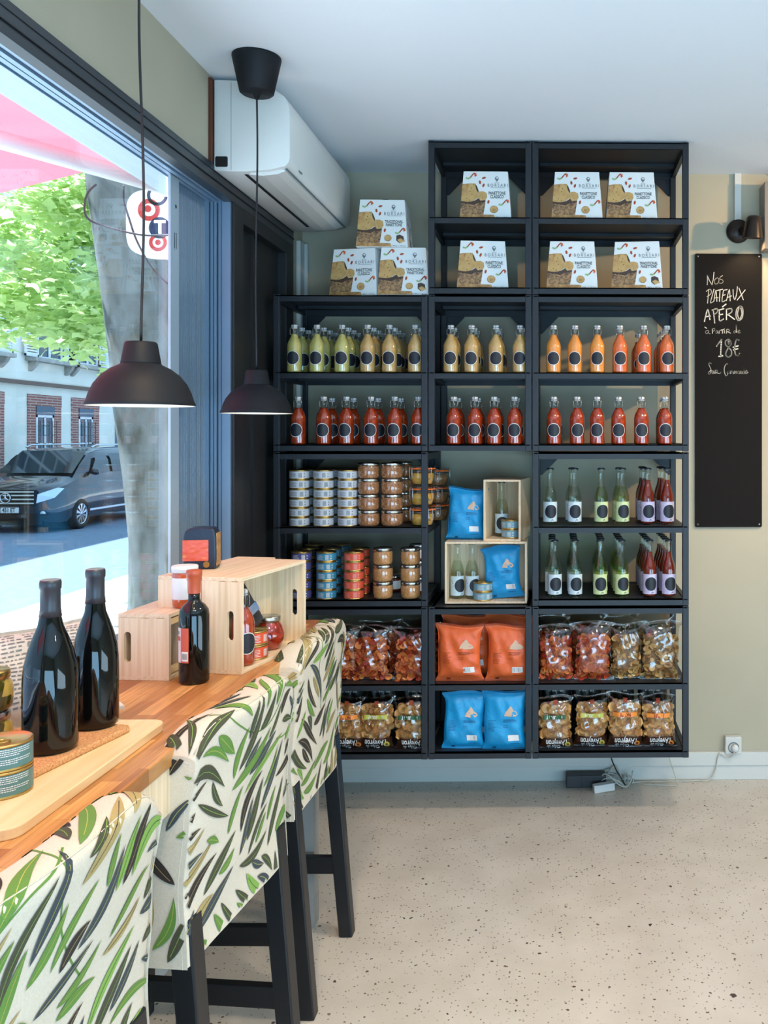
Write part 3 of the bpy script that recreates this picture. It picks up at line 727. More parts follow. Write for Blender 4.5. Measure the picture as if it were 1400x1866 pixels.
# ---------------------------------------------------------------- goods on the shelves
rb = random.Random(21)
def smat(name, a, b, rough=0.12):
    m = mat(name, a, rough, coat=1.0, spec=0.6)
    n = noise(m, coords(m, 'Object', (1,1,1)), 60, 4)
    L(m, ramp(m, n, [(0.35, a), (0.65, b)]), bsdf(m).inputs['Base Color']); return m
LQ = {'lime': smat('pale_yellow_drink', (186,172,92), (200,186,110)), 'tan': smat('tan_drink', (190,148,84), (202,162,100)),
      'orange': smat('orange_drink', (222,136,50), (232,150,66)), 'deep': smat('red_orange_drink', (206,96,44), (218,108,52)),
      'red': smat('tomato_sauce', (132,36,10), (164,58,20))}
def swing_bottle(kind):
    """swing-top bottle: coloured filling up to the neck, clear neck, stopper, wire, round black label facing the room"""
    r = 0.0288
    fill = 0.150 if kind != 'red' else 0.143
    prof = [(0.0, 0.0005), (0.024, 0.0), (r-0.001, 0.003), (r, 0.007), (r, 0.098), (r*0.97, 0.108), (r*0.86, 0.119), (r*0.66, 0.130), (0.0145, 0.138), (0.0125, 0.144)]
    def cut(z):
        return [(a, b) for a, b in prof if b < z]+[(0.0122, z)]
    o = MB().lathe(cut(fill), 24, 0).build('swing_top_bottle', [LQ[kind]])
    g = MB().lathe([(0.0126, fill-0.004), (0.0124, 0.152), (0.0120, 0.164), (0.0138, 0.166), (0.0138, 0.170), (0.0118, 0.171)], 20, 0, caps=False)
    g.build('glass_neck', M['glass'], o)
    MB().lathe([(0.010, 0.1705), (0.0122, 0.1715), (0.0124, 0.182), (0.0112, 0.1855), (0.0, 0.187)], 16).build('stopper', M['capwhite'], o)
    wv = MB()
    for s in (-1, 1):
        wv.tube([(s*0.0135, -0.002, 0.178), (s*0.0150, -0.006, 0.168), (s*0.0142, -0.009, 0.152), (s*0.012, -0.011, 0.146)], 0.0010, 5)
    wv.tube([(-0.0135, -0.002, 0.178), (-0.008, -0.0128, 0.176), (0.008, -0.0128, 0.176), (0.0135, -0.002, 0.178)], 0.0010, 5)
    wv.tube([(0.0, -0.0132, 0.186), (0.0005, -0.0145, 0.170), (0.0, -0.0145, 0.150)], 0.0011, 5)
    wv.build('wire_clip', M['wire'], o)
    lb = MB()
    def disc(R, off, m, zc=0.056):
        vs = [(0, -(r+off), zc)]; nn = 30; fs = []
        rings = 4
        for q in range(1, rings+1):
            for i in range(nn):
                a = 2*pi*i/nn; u = R*q/rings*cos(a); t = u/r
                vs.append(((r+off)*sin(t), -(r+off)*cos(t), zc+R*q/rings*sin(a)))
        for i in range(nn): fs.append((0, 1+i, 1+(i+1) % nn))
        for q in range(rings-1):
            for i in range(nn): fs.append((1+q*nn+i, 1+(q+1)*nn+i, 1+(q+1)*nn+(i+1) % nn, 1+q*nn+(i+1) % nn))
        lb.add(vs, fs, m, True)
    disc(0.0268, 0.0004, 1); disc(0.0248, 0.0007, 0)
    lb.build('round_label', [M['label'], M['inkwhite']], o, fixn=False)
    return o
SB = {}
first = {}
def put(key, maker, x, y, z, rz, label, cat, group):
    if key not in SB:
        SB[key] = maker(); o = SB[key]; o.location = (x, y, z); o.rotation_euler = (0, 0, rz); tag(o, label, cat, group)
        return o
    return dup(SB[key], (x, y, z), rz, label, group)
colw = {'left': 'left', 'middle': 'middle', 'right': 'right'}
rows = [
  ('A', 'left', (2,'hi'), [536.9,578,623.9,670.8,710,757.6], ['lime']*3+['tan']*3, [4,4,4,4,4,3], 0.088),
  ('A', 'middle', (2,'hi'), [821.8,859.7,903.9,948.2], ['tan']*4, [2,3,3,2], 0.088),
  ('A', 'right', (2,'hi'), [1009,1048.6,1088.9,1130,1172.9,1215.7], ['orange']*3+['deep']*3, [1,1,1,2,4,4], 0.088),
  ('B', 'left', (2,'lo'), [543,590,630.7,676.8,719.6,762.5], ['red']*6, [1,2,2,2,2,2], 0.115),
  ('B', 'middle', (2,'lo'), [827.6,865.7,900.4,938], ['red']*4, [2,2,2,2], 0.10),
  ('B', 'right', (2,'lo'), [1009.6,1052.4,1088.9,1127.4,1169.6,1212.5], ['red']*6, [2,1,1,1,1,2], 0.10)]
cname = {'lime': 'pale yellow', 'tan': 'tan', 'orange': 'orange', 'deep': 'red-orange', 'red': 'tomato red'}
for rn, col, zk, xs, kinds, deep, dy in rows:
    for i, px in enumerate(xs):
        for q in range(deep[i]):
            if rn == 'A' and col == 'right' and i == 4 and q in (1, 2): continue
            y = 3.490+q*dy+rb.uniform(-0.003, 0.003)
            x = wx(px, 3.490)+rb.uniform(-0.001, 0.001)+(0.004 if q else 0)
            where = f'{"upper" if rn=="A" else "lower"} bottle shelf, {col} column'
            k = kinds[i]
            if q == 0: lab = f'{cname[k]} swing-top bottle in front, {ORD[i]} on {where}'
            elif q == 1: lab = f'{cname[k]} swing-top bottle just behind the {ORD[i]} on {where}'
            else: lab = f'{cname[k]} swing-top bottle, {NTH[q]} behind the {ORD[i]} on {where}'
            put('s'+k, lambda k=k: swing_bottle(k), x, y, ZB[zk], rb.uniform(-0.12, 0.05) if q == 0 else rb.uniform(0.1, 0.7), lab, 'bottle', f'swing-top bottles on the {where}')

# slim lemonade bottles
LIQ = {'clear': clear('clear_lemonade', (240,244,236), 1.2, 0.02, 0.0), 'green': clear('pale_green_lemonade', (236,242,208), 1.2, 0.02, 0.0),
       'rose': mat('red_lemonade', (140,44,22), 0.1, coat=0.6)}
b_ = bsdf(LIQ['rose']); b_.inputs['Transmission Weight'].default_value = 0.35; b_.inputs['IOR'].default_value = 1.1
LBL = {'clear': mottled('pale_blue_label', [(0.45, (186,206,214)), (0.60, (198,216,222)), (0.68, (96,110,124))], 45, 0.5),
       'green': mottled('pale_green_label', [(0.45, (190,206,150)), (0.60, (200,214,164)), (0.68, (84,100,84))], 45, 0.5),
       'rose': mottled('lilac_label', [(0.45, (186,178,206)), (0.60, (200,194,216)), (0.68, (110,90,120))], 45, 0.5)}
M['crown'] = mat('dark_crown_cap', (96,102,106), 0.3, metal=0.8)
def slim_bottle(kind):
    r = 0.0272
    prof = [(0.0, 0.003), (0.022, 0.0), (r-0.001, 0.003), (r, 0.008), (r, 0.105), (r*0.96, 0.117), (r*0.82, 0.132), (0.0165, 0.148), (0.0125, 0.165), (0.0115, 0.200), (0.0110, 0.208), (0.0135, 0.210), (0.0135, 0.216), (0.0125, 0.217)]
    o = MB().lathe(prof, 24, 0, caps=False).build('slim_bottle', M['glass'])
    top = {'clear': 0.150, 'green': 0.150, 'rose': 0.176}[kind]
    inner = [(0.0, 0.006), (0.024, 0.006), (r-0.0022, 0.010)]+[(a-0.0022, b) for a, b in prof if 0.05 < b < top]+[(0.010 if top > 0.16 else 0.0135, top), (0, top)]
    MB().lathe(inner, 20, 0).build('drink', LIQ[kind], o)
    MB().lathe([(0.0140, 0.2165), (0.0154, 0.217), (0.0144, 0.2225), (0.011, 0.2245), (0, 0.2245)], 21).build('crown_cap', M['crown'], o)
    lb = MB()
    def band(a0, a1, z0, z1, off, m):
        vs = []; n = 18
        for i in range(n+1):
            t = a0+(a1-a0)*i/n
            for z in (z0, z1): vs.append(((r+off)*sin(t), -(r+off)*cos(t), z))
        lb.add(vs, [(2*i, 2*i+2, 2*i+3, 2*i+1) for i in range(n)], m, True)
    band(-1.9, 1.9, 0.014, 0.092, 0.0004, 0)
    vs = [(0.004, -(r+0.0009), 0.054)]; nn = 28; fs = []
    for q in (1, 2, 3):
        for i in range(nn):
            a = 2*pi*i/nn; u = 0.025*q/3*cos(a); t = (u+0.004)/r
            vs.append(((r+0.0009)*sin(t), -(r+0.0009)*cos(t), 0.054+0.0265*q/3*sin(a)))
    for i in range(nn): fs.append((0, 1+i, 1+(i+1) % nn))
    for q in (0, 1):
        for i in range(nn): fs.append((1+q*nn+i, 1+(q+1)*nn+i, 1+(q+1)*nn+(i+1) % nn, 1+q*nn+(i+1) % nn))
    lb.add(vs, fs, 1, True)
    lb.build('label', [LBL[kind], M['label']], o, fixn=False)
    return o
slimname = {'clear': 'clear slim bottle, pale blue label', 'green': 'clear slim bottle, pale green label', 'rose': 'red slim bottle, lilac label'}
for rn, zk, xs, deep, y0_ in (('upper', (1,'hi'), [1002.9,1047.5,1096,1134.5,1180.8,1216], [1,2,1,2,4,4], 3.535), ('lower', (1,'lo'), [1011.4,1048.5,1094,1133.6,1184.4,1219], [4,5,5,5,5,5], 3.505)):
    for i, px in enumerate(xs):
        k = ['clear','clear','green','green','rose','rose'][i]
        for q in range(deep[i]):
            dy = 0.068
            x = wx(px, y0_)+(0 if q == 0 else (-0.009 if (q == 1 and rn == 'upper') else (-0.004 if i != 0 else -0.012)))
            if rn == 'lower' and i == 2 and q: x += 0.010
            sh = f'{rn} lemonade shelf'
            lab = f'{slimname[k]}, in front, {ORD[i]}, {sh}' if q == 0 else f'{slimname[k]}, {"directly" if q==1 else NTH[q]} behind {ORD[i]}, {sh}'
            put('l'+k, lambda k=k: slim_bottle(k), x, y0_+q*dy, ZB[zk], rb.uniform(-0.1, 0.1)+(0.0 if q == 0 else 0.5), lab, 'bottle', f'lemonade bottles on the {sh}')

# tins
def tin(body, ink, ring=True, lines=True, h=0.0364, r=0.0385):
    o = MB().lathe([(0.0, 0.0005), (r-0.003, 0.0005), (r-0.001, 0.0), (r, 0.0015), (r, 0.0035), (r-0.0008, 0.0045), (r-0.0008, h-0.0045), (r, h-0.0035), (r, h-0.001), (r-0.0015, h), (r-0.003, h-0.002), (r-0.006, h-0.003), (0, h-0.003)], 32, 0, caps=False).build('tin', [M['gold']])
    MB().lathe([(r-0.0002, 0.005), (r-0.0001, h-0.005)], 32, 0, caps=False).build('paper_label', body, o)
    lb = MB()
    def patch(t0, t1, z0, z1, m=0, off=0.0003):
        n = 6; vs = []
        for i in range(n+1):
            t = t0+(t1-t0)*i/n
            for z in (z0, z1): vs.append(((r+off)*sin(t), -(r+off)*cos(t), z))
        lb.add(vs, [(2*i, 2*i+2, 2*i+3, 2*i+1) for i in range(n)], m, True)
    if lines:
        for q in range(5):
            patch(-0.75, -0.75+rb.uniform(0.55, 0.75), 0.009+q*0.0038, 0.0102+q*0.0038)
        for q in range(7): patch(0.22+q*0.05, 0.245+q*0.05, 0.008, 0.026)
        patch(0.75, 0.85, 0.010, 0.014); patch(0.75, 0.85, 0.020, 0.024)
        lb.build('label_print', ink, o, fixn=False)
    if ring:
        MB().tube([(0.010*cos(a), -0.010+0.008*sin(a), h-0.0012) for a in [2*pi*i/14 for i in range(14)]], 0.0011, 5, closed=True).box(-0.004, 0.004, -0.003, 0.012, h-0.003, h-0.001).build('pull_ring', M['gold'], o)
    return o
TB = {'white': mat('white_tin_label', (196,200,206), 0.4), 'blue': mat('blue_tin_label', (56,132,164), 0.4), 'red': mat('coral_tin_label', (214,84,58), 0.4),
      'purple': mat('purple_tin_label', (76,74,128), 0.4), 'black': mat('black_tin_label', (24,26,30), 0.4), 'teal': mat('teal_tin_label', (84,124,122), 0.4), 'orange': mat('orange_tin_label', (206,76,36), 0.4), 'pblue': mat('greyblue_tin_label', (110,152,164), 0.4)}
inks = {'white': M['inkgrey'], 'blue': M['inkwhite'], 'red': mat('pink_ink', (232,160,150), 0.5), 'purple': M['inkwhite'], 'black': M['inkgrey'], 'teal': M['inkwhite'], 'orange': M['inkwhite'], 'pblue': M['inkwhite']}
lvl = ['bottom', 'second from bottom', 'third from bottom', 'fourth from bottom', 'fifth from bottom', 'topmost']
def stack(kind, px, Y, z, n, what, grp, h=0.0364, X=None, maker=None, cat='tin', rz=0.0, extra=None):
    x = X if X is not None else wx(px, Y)
    for i in range(n):
        l = 'topmost' if i == n-1 else lvl[i]
        lab = f'{what}, {l} of its stack'
        put('t'+kind, maker or (lambda: tin(TB[kind], inks[kind])), x+rb.uniform(-0.0008, 0.0008), Y+rb.uniform(-0.0008, 0.0008), z+i*h, rz+rb.uniform(-0.12, 0.12), lab, cat, grp)
zC, zD = ZB[(1,'hi')], ZB[(1,'lo')]
g = 'white tins stacked on the tin shelf'
for i, px in enumerate((546, 590, 634)):
    stack('white', px, 3.505, zC, 6, f'white tin in the {["left","middle","right"][i]} front stack', g)
    stack('white', px+14, 3.615, zC, 6, f'white tin in the {["left","middle","right"][i]} rear stack', g)
g = 'coloured tins stacked on the lower tin shelf'
stack('purple', 549, 3.50, zD, 5, 'purple tin behind the bamboo crate', g)
stack('black', 562, 3.62, zD, 5, 'black tin behind the purple stack', g)
stack('black', 573, 3.73, zD, 5, 'black tin at the rear behind the purple stack', g)
stack('blue', 595, 3.50, zD, 5, 'blue tin in the front blue stack', g)
stack('blue', 605, 3.61, zD, 5, 'blue tin just behind the front blue stack', g)
stack('blue', 622, 3.74, zD, 5, 'blue tin in the rearmost blue stack', g)
stack('red', 645, 3.50, zD, 5, 'coral red tin in the front red stack', g)
stack('red', 657, 3.61, zD, 5, 'coral red tin in the rear red stack', g)

# pate jars
M['pate'] = mottled('coarse_pate', [(0.2, (104,62,36)), (0.5, (158,104,66)), (0.8, (206,166,124))], 190, 0.12, coat=1.0)
M['pate2'] = mottled('fine_pate', [(0.2, (140,92,52)), (0.5, (178,128,78)), (0.8, (204,160,110))], 240, 0.12, coat=1.0)
def jar(mt, r, h):
    def f():
        o = MB().lathe([(0.0, 0.001), (r*0.80, 0.0), (r*0.93, 0.004), (r, 0.012), (r, h*0.70), (r*0.97, h*0.76), (r*0.95, h*0.80), (r*0.95, h*0.84)], 28, 0).build('glass_jar', [mt])
        MB().lathe([(r*0.955, h*0.80), (r*1.0, h*0.81), (r*1.01, h*0.97), (r*0.97, h*0.995), (r*0.90, h*0.975), (0, h*0.97)], 28, 0, caps=False).build('metal_lid', M['silver'], o)
        return o
    return f
g = 'jars of pate stacked on the shelves'
jb, js = jar(M['pate'], 0.0425, 0.0615), jar(M['pate2'], 0.038, 0.0655)
stack('jb', 672.5, 3.51, zC, 4, 'brown pate jar in the left wide jar stack', g, 0.0615, maker=jb, cat='jar')
stack('jb', 714.5, 3.51, zC, 4, 'brown pate jar in the right wide jar stack', g, 0.0615, maker=jb, cat='jar')
stack('jb', 733, 3.68, zC, 4, 'brown pate jar in the rear wide jar stack', g, 0.0615, maker=jb, cat='jar')
stack('js', 698, 3.50, zD, 3, 'tan pate jar in the left small jar stack', g, 0.0655, maker=js, cat='jar')
stack('js', 748, 3.50, zD, 3, 'tan pate jar in the right small jar stack', g, 0.0655, maker=js, cat='jar')
M['pate3'] = mottled('dark_relish', [(0.3, (84,34,18)), (0.7, (120,54,30))], 120, 0.12, coat=1.0)
def jar_lab():
    o = jar(M['pate3'], 0.038, 0.0655)()
    vs = [(0.0385*sin(t), -0.0385*cos(t), z) for t in [0.3+i*0.2 for i in range(7)] for z in (0.012, 0.045)]
    MB().add(vs, [(2*i, 2*i+2, 2*i+3, 2*i+1) for i in range(6)], 0, True).build('jar_label', M['paper'], o, fixn=False)
    return o
stack('jl', 763, 3.62, zD, 3, 'dark jar with white label behind the small jar stack', g, 0.0655, maker=jar_lab, cat='jar')
stack('jl', 715, 3.66, zD, 1, 'dark jar with white label behind the left small jars', g, 0.0655, maker=jar_lab, cat='jar')
# clip-top jars
M['yolk'] = mottled('yellow_preserve', [(0.2, (206,150,60)), (0.5, (228,170,76)), (0.8, (240,196,112))], 60, 0.2, coat=0.6)
M['seal'] = mat('orange_rubber_seal', (236,112,40), 0.5)
def clip_jar():
    r, h = 0.049, 0.080
    o = MB().lathe([(0.0, 0.0), (r*0.78, 0.0), (r*0.86, 0.004), (r*0.98, 0.030), (r*0.98, 0.052), (r, 0.056), (r*1.02, 0.060)], 28, 0, caps=False).build('clip_top_jar', M['glass'])
    MB().lathe([(0, 0.004), (r*0.78, 0.004), (r*0.92, 0.028), (r*0.92, 0.046), (0, 0.048)], 24, 0).build('preserve', M['yolk'], o)
    MB().lathe([(r*0.9, 0.0605), (r*1.04, 0.0605), (r*1.05, 0.063), (r*1.04, 0.0655), (r*0.9, 0.0655)], 28, 0, caps=False).build('rubber_seal', M['seal'], o)
    MB().lathe([(r*1.02, 0.066), (r*1.02, 0.071), (r*0.95, 0.075), (r*0.6, 0.076), (0, 0.0765)], 28, 0, caps=False).build('glass_lid', M['glass'], o)
    wv = MB()
    for s in (-0.35, 1.2):
        rr = r*1.08
        P = lambda t, z, q=1.0: (rr*q*sin(s+t), -rr*q*cos(s+t), z)
        wv.tube([P(-0.16, 0.074, 0.9), P(-0.17, 0.066), P(-0.17, 0.03), P(-0.1, 0.022), P(0.10, 0.022), P(0.17, 0.03), P(0.17, 0.066), P(0.16, 0.074, 0.9)], 0.0016, 6)
    wv.tube([(rr*0.93*sin(a), -rr*0.93*cos(a), 0.054) for a in [2*pi*i/24 for i in range(24)] for rr in (r*1.08,)], 0.0011, 5, closed=True)
    wv.build('wire_clip', M['wire'], o); return o
stack('cj', 770, 3.52, zC, 3, 'clip-top jar of yellow preserve in the front stack', 'clip-top jars of preserve', 0.080, maker=clip_jar, cat='jar', rz=-0.5)
stack('cb', 797, 3.73, zC, 3, 'clip-top jar of brown preserve in the rear stack', 'clip-top jars of preserve', 0.072, maker=lambda: (lambda o: ([setattr(c, 'data', c.data.copy()) or c.data.materials.clear() or c.data.materials.append(M['pate']) for c in o.children if c.name.startswith('preserve')], o)[1])(clip_jar()), cat='jar', rz=0.6)

# small bamboo crates with goods, middle column gap
zG = Z[1]-0.001
def crate(w, d, h, t=0.008, slots=True, slot_side='z', mt=None, name='bamboo_crate', back=True):
    """box open towards -Y: w along X, d along Y, h along Z; hand slots in the end panels (x ends)"""
    return None
def open_box(label, w, d, h, loc, rz, t=0.008, back=True, slot=False, grp=None):
    r = thing('bamboo_crate', label, 'crate', loc, rz, grp)
    MB().box(0, w, 0, d, 0, t).build('bottom_panel', M['bam_y'], r, bevel=0.0008)
    MB().box(0, w, 0, d, h-t, h).build('top_panel', M['bam_y'], r, bevel=0.0008)
    for x in (0, w-t): MB().box(x, x+t, 0, d, t, h-t).build('end_panel', M['bam_z'], r)
    if back: MB().box(t, w-t, d-t, d, t, h-t).build('back_panel', M['bam_z'], r)
    return r
gx = 'small bamboo crates stacked in the middle column'
ycr = 3.52
open_box('wide bamboo crate lying open in the middle column with bottles and blue bag', 0.322, 0.15, 0.243, (wx(811, ycr), ycr, zG), 0, grp=gx)
ux = wx(881, 3.54)
open_box('upright bamboo crate on top of the wide crate holding one bottle and tins', 0.149, 0.24, 0.243, (ux, 3.55, zG+0.243), radians(-7.5), grp=gx)
for i, px in enumerate((833.6, 860.5)):
    put('lclear', None, wx(px, 3.60), 3.60, zG+0.008, 0.5, f'{["left","right"][i]} clear slim bottle inside the wide bamboo crate', 'bottle', 'slim bottles in the shelf crates')
put('lclear', None, wx(914.5, 3.66), 3.66, zG+0.251, 0.0, 'clear slim bottle inside the upright bamboo crate', 'bottle', 'slim bottles in the shelf crates')
stack('pblue', 880.5, 3.565, zG+0.008, 2, 'grey-blue tin in the wide bamboo crate', 'tins in the shelf crates', rz=0.3)
stack('pblue', 931.5, 3.60, zG+0.251, 2, 'grey-blue tin in the upright bamboo crate', 'tins in the shelf crates', h=0.0364, rz=-0.6)

# ---------------------------------------------------------------- bags
def bagshape(w, h, d, seed, flare=0.012, seg=(22, 26), seal=0.05, fin=True):
    """pillow bag surface point fn(side,u,v); u across, v up"""
    r = random.Random(seed)
    ph = [r.uniform(0, 6.28) for _ in range(10)]; am = [r.uniform(0.5, 1.0) for _ in range(10)]
    lean = r.uniform(-0.008, 0.008); tw = r.uniform(-0.006, 0.006)
    def P(side, u, v):
        x = (u-0.5)*2
        e = 1-abs(x)**3.2
        vv = min(max((v-seal)/(1-2*seal), 0), 1)
        p = (max(0, 1-abs(2*vv-1)**3.4))**0.6
        dep = d*0.5*(max(e, 0)**0.55)*p
        wr = 0.0022*(am[0]*sin(9*u+11*v+ph[0])+am[1]*sin(23*v-7*u+ph[1])+am[2]*sin(17*u+ph[2]+6*v)+am[3]*sin(31*u*v+ph[3]))
        half = w*0.5*(1-0.10*p*(1-0.2*am[4]))+flare*(1-p)**2*0.5
        X = x*half+lean*v+0.003*am[5]*sin(7*v+ph[5])
        Y = side*(dep+wr*p)+0.004*(1-p)*sin(8*u+ph[6])*am[6]
        Zz = v*h+0.006*(1-p)*sin(5*u+ph[7])*(1 if v > 0.5 else 0)+ (0.006*abs(x) if v < seal else 0)*0
        return (X, Y, max(Zz, 0.0))
    return P
def bag_mesh(P, name, mats, parent=None, nu=22, nv=30, band=None):
    b = MB()
    for side in (-1, 1):
        vs = [P(side, i/nu, j/nv) for i in range(nu+1) for j in range(nv+1)]
        base = len(b.v); b.v += vs
        for i in range(nu):
            for j in range(nv):
                q = [base+i*(nv+1)+j, base+(i+1)*(nv+1)+j, base+(i+1)*(nv+1)+j+1, base+i*(nv+1)+j+1]
                b.f.append(q if side < 0 else q[::-1]); b.sm.append(True)
                b.m.append(1 if (band and (j+0.5)/nv < band) else 0)
    return b.build(name, mats, parent, fixn=False)
def decal(P, parent, name, mats, items, off=0.0012):
    """items: (kind, u0, v0, u1, v1, m) rectangles on the front; or ('poly', [(u,v)...], m) or ('text', str, u, v, size, m, flip)"""
    b = MB()
    def S(u, v):
        p = P(-1, u, v); return (p[0], p[1]-off, p[2])
    for it in items:
        if it[0] == 'rect':
            _, u0, v0, u1, v1, mi = it; n = max(2, int((u1-u0)*20))
            vs = [S(u0+(u1-u0)*i/n, v) for i in range(n+1) for v in (v0, v1)]
            b.add(vs, [(2*i, 2*i+2, 2*i+3, 2*i+1) for i in range(n)], mi, True)
        elif it[0] == 'poly':
            pts = it[1]; cu = sum(p[0] for p in pts)/len(pts); cv = sum(p[1] for p in pts)/len(pts)
            vs = [S(cu, cv)]+[S(*p) for p in pts]; n = len(pts)
            b.add(vs, [(0, 1+i, 1+(i+1) % n) for i in range(n)], it[2], True)
        elif it[0] == 'text':
            _, tx_, u, v, sz, mi, flip, bw = it
            T = Matrix.Rotation(pi if flip else 0, 4, 'Z')
            c0 = MB(); text_into(c0, tx_, sz, 0, T, bold=bw)
            vs = [S(u+x, v+y) for x, y, z in c0.v]
            b.add(vs, c0.f, mi, False)
    return b.build(name, mats, parent, fixn=False)
def foil(name, rgb):
    m = mat(name, rgb, 0.42, spec=0.5)
    n = noise(m, coords(m, 'Object', (1,1,1)), 22, 3, 1.2); bump(m, n, 0.5, 0.006); return m
M['bagblue'] = foil('blue_bag_foil', (24,150,206)); M['bagorange'] = foil('orange_bag_foil', (222,100,50))
M['drawing'] = mat('beige_drawing', (206,176,150), 0.6); M['bagink'] = mat('bag_ink_blue', (14,84,130), 0.6); M['baginko'] = mat('bag_ink_brown', (140,52,22), 0.6)
def opaque_bag(kind, seed, w=0.165, h=0.222, d=0.055):
    P = bagshape(w, h, d, seed, seal=0.055)
    mt = M['bagblue'] if kind == 'blue' else M['bagorange']; ik = M['bagink'] if kind == 'blue' else M['baginko']
    o = bag_mesh(P, 'crisp_bag', [mt])
    it = [('poly', [(0.52,0.60),(0.55,0.66),(0.62,0.72),(0.66,0.76),(0.70,0.74),(0.74,0.69),(0.82,0.66),(0.86,0.61),(0.80,0.585),(0.66,0.585)], 0)]
    rr = random.Random(seed)
    for q in range(3): it.append(('rect', 0.50, 0.53-q*0.020, 0.50+rr.uniform(0.25, 0.36), 0.538-q*0.020, 1))
    for q in range(2): it.append(('rect', 0.50, 0.43-q*0.03, 0.62, 0.437-q*0.03, 1))
    for q in range(9): it.append(('rect', 0.12, 0.52-q*0.022, 0.12+rr.uniform(0.12, 0.22), 0.526-q*0.022, 1))
    it.append(('rect', 0.60, 0.17, 0.86, 0.27, 2))
    for q in range(13): it.append(('rect', 0.615+q*0.018, 0.185, 0.615+q*0.018+rr.uniform(0.004, 0.010), 0.258, 3))
    it.append(('rect', 0.62, 0.115, 0.84, 0.125, 1)); it.append(('rect', 0.22, 0.03, 0.30, 0.07, 1))
    decal(P, o, 'bag_print', [M['drawing'], ik, M['inkwhite'], M['inkgrey']], it)
    return o
def chip_fill(P, parent, cols, seed, lo=0.06, hi=0.78, n=230, size=0.016):
    r = random.Random(seed); b = MB()
    for _ in range(n):
        u, v = r.uniform(0.08, 0.92), lo+(hi-lo)*r.random()
        f = P(-1, u, v); k = P(1, u, v); t = r.random()**2.2
        c = Vector(f).lerp(Vector(k), 0.24+t*0.6)
        s = size*r.uniform(0.6, 1.15)
        R_ = Matrix.Translation(c) @ Matrix.Rotation(r.uniform(-0.7, 0.7), 4, 'Z') @ Matrix.Rotation(r.uniform(-0.7, 0.7)+pi/2, 4, 'X') @ Matrix.Rotation(r.uniform(-0.9, 0.9), 4, 'Z')
        nn = 9; cu = r.uniform(-0.5, 0.5)
        vs = [(0, 0, 0)]+[(s*cos(2*pi*i/nn)*r.uniform(0.85, 1.1), s*sin(2*pi*i/nn)*r.uniform(0.8, 1.05), cu*s*(cos(2*pi*i/nn)**2)+r.uniform(-0.1, 0.1)*s) for i in range(nn)]
        b.add(vs, [(0, 1+i, 1+(i+1) % nn) for i in range(nn)], r.randrange(len(cols)), True, R_)
    o = b.build('chips', cols, parent, fixn=False); tag(o, kind='stuff'); return o
CH = {'orange': [mat('chip_orange_a', (214,104,44), 0.5), mat('chip_orange_b', (190,72,30), 0.5), mat('chip_orange_c', (232,140,66), 0.5), mat('chip_red', (168,48,24), 0.5)],
      'pale': [mat('chip_pale_a', (196,152,88), 0.5), mat('chip_pale_b', (158,108,54), 0.5), mat('chip_pale_c', (218,180,116), 0.5), mat('chip_pale_d', (128,92,48), 0.5)],
      'gold': [mat('chip_gold_a', (206,152,84), 0.5), mat('chip_gold_b', (222,176,110), 0.5), mat('chip_gold_c', (184,124,60), 0.5)]}
M['brownfilm'] = mat('brown_bag_band', (58,32,20), 0.25, coat=0.5)
def clear_bag(kind, seed, w=0.145, h=0.215, d=0.06, topclear=0.24):
    P = bagshape(w, h, d, seed, flare=0.030, seal=0.04)
    o = bag_mesh(P, 'chip_bag', [M['film']])
    chip_fill(P, o, CH[kind], seed, 0.04, 1-topclear, 300, 0.0135)
    return o
TG = {'green': mat('green_strip', (40,84,50), 0.5), 'yellow': mat('olive_strip', (176,178,70), 0.5), 'orange': mat('orange_strip', (232,140,54), 0.5)}
def aveyron_bag(flavour, seed, w=0.132, h=0.205, d=0.065):
    P = bagshape(w, h, d, seed, flare=0.012, seal=0.04)
    o = bag_mesh(P, 'chip_bag', [M['film'], M['brownfilm']], band=0.25)
    chip_fill(P, o, CH['gold'], seed, 0.22, 0.80, 230, 0.017)
    word, col, ik = {'roq': ('ROQUEFORT', 'green', 1), 'oli': ('HUILE OLIVE', 'yellow', 1), 'nat': ('NATURE', 'orange', 3)}[flavour]
    it = [('rect', 0.12, 0.60, 0.86, 0.68, 0), ('text', word, 0.50, 0.64, 0.085, ik, True, 0.004),
          ('text', "l'Aveyron", 0.50, 0.15, 0.17, 1, True, 0.004), ('text', 'Chips de', 0.42, 0.055, 0.11, 1, True, 0.002), ('rect', 0.44, 0.86, 0.56, 0.93, 3)]
    c = []
    for i in range(16): c.append((0.84+0.085*cos(2*pi*i/16), 0.10+0.055*sin(2*pi*i/16)))
    it.append(('poly', c, 2))
    it.append(('poly', [(0.84+(a-0.84)*0.5, 0.10+(b-0.10)*0.5) for a, b in c], 3))
    decal(P, o, 'bag_print', off=0.003, mats=[TG[col], M['inkwhite'], TG['orange'] if flavour == 'nat' else TG['yellow'], M['baginko']], items=it)
    return o
M['blackbag'] = foil('black_bag_foil', (22,22,24))
def black_bag(seed=77):
    P = bagshape(0.13, 0.25, 0.05, seed, seal=0.04)
    o = bag_mesh(P, 'chip_bag', [M['blackbag']])
    decal(P, o, 'bag_print', [M['inkwhite']], [('text', 'Chips de', 0.45, 0.86, 0.10, 0, False, 0.003), ('text', "l'Aveyron", 0.5, 0.79, 0.13, 0, False, 0.003)])
    return o
zE, zF = ZB[(0,'hi')], ZB[(0,'lo')]
def bag(key, mk, px, Y, z, rz, lab, grp, tilt=0.0, s=1.0, X=None, ry=0.0):
    x = X if X is not None else wx(px, Y)
    o = put(key, mk, x, Y, z, rz, lab, 'bag', grp)
    o.rotation_euler = (tilt, ry, rz); o.scale = (s, s, s); return o
go, gp = 'chip bags on the upper bag shelf', 'chip bags on the lower bag shelf'
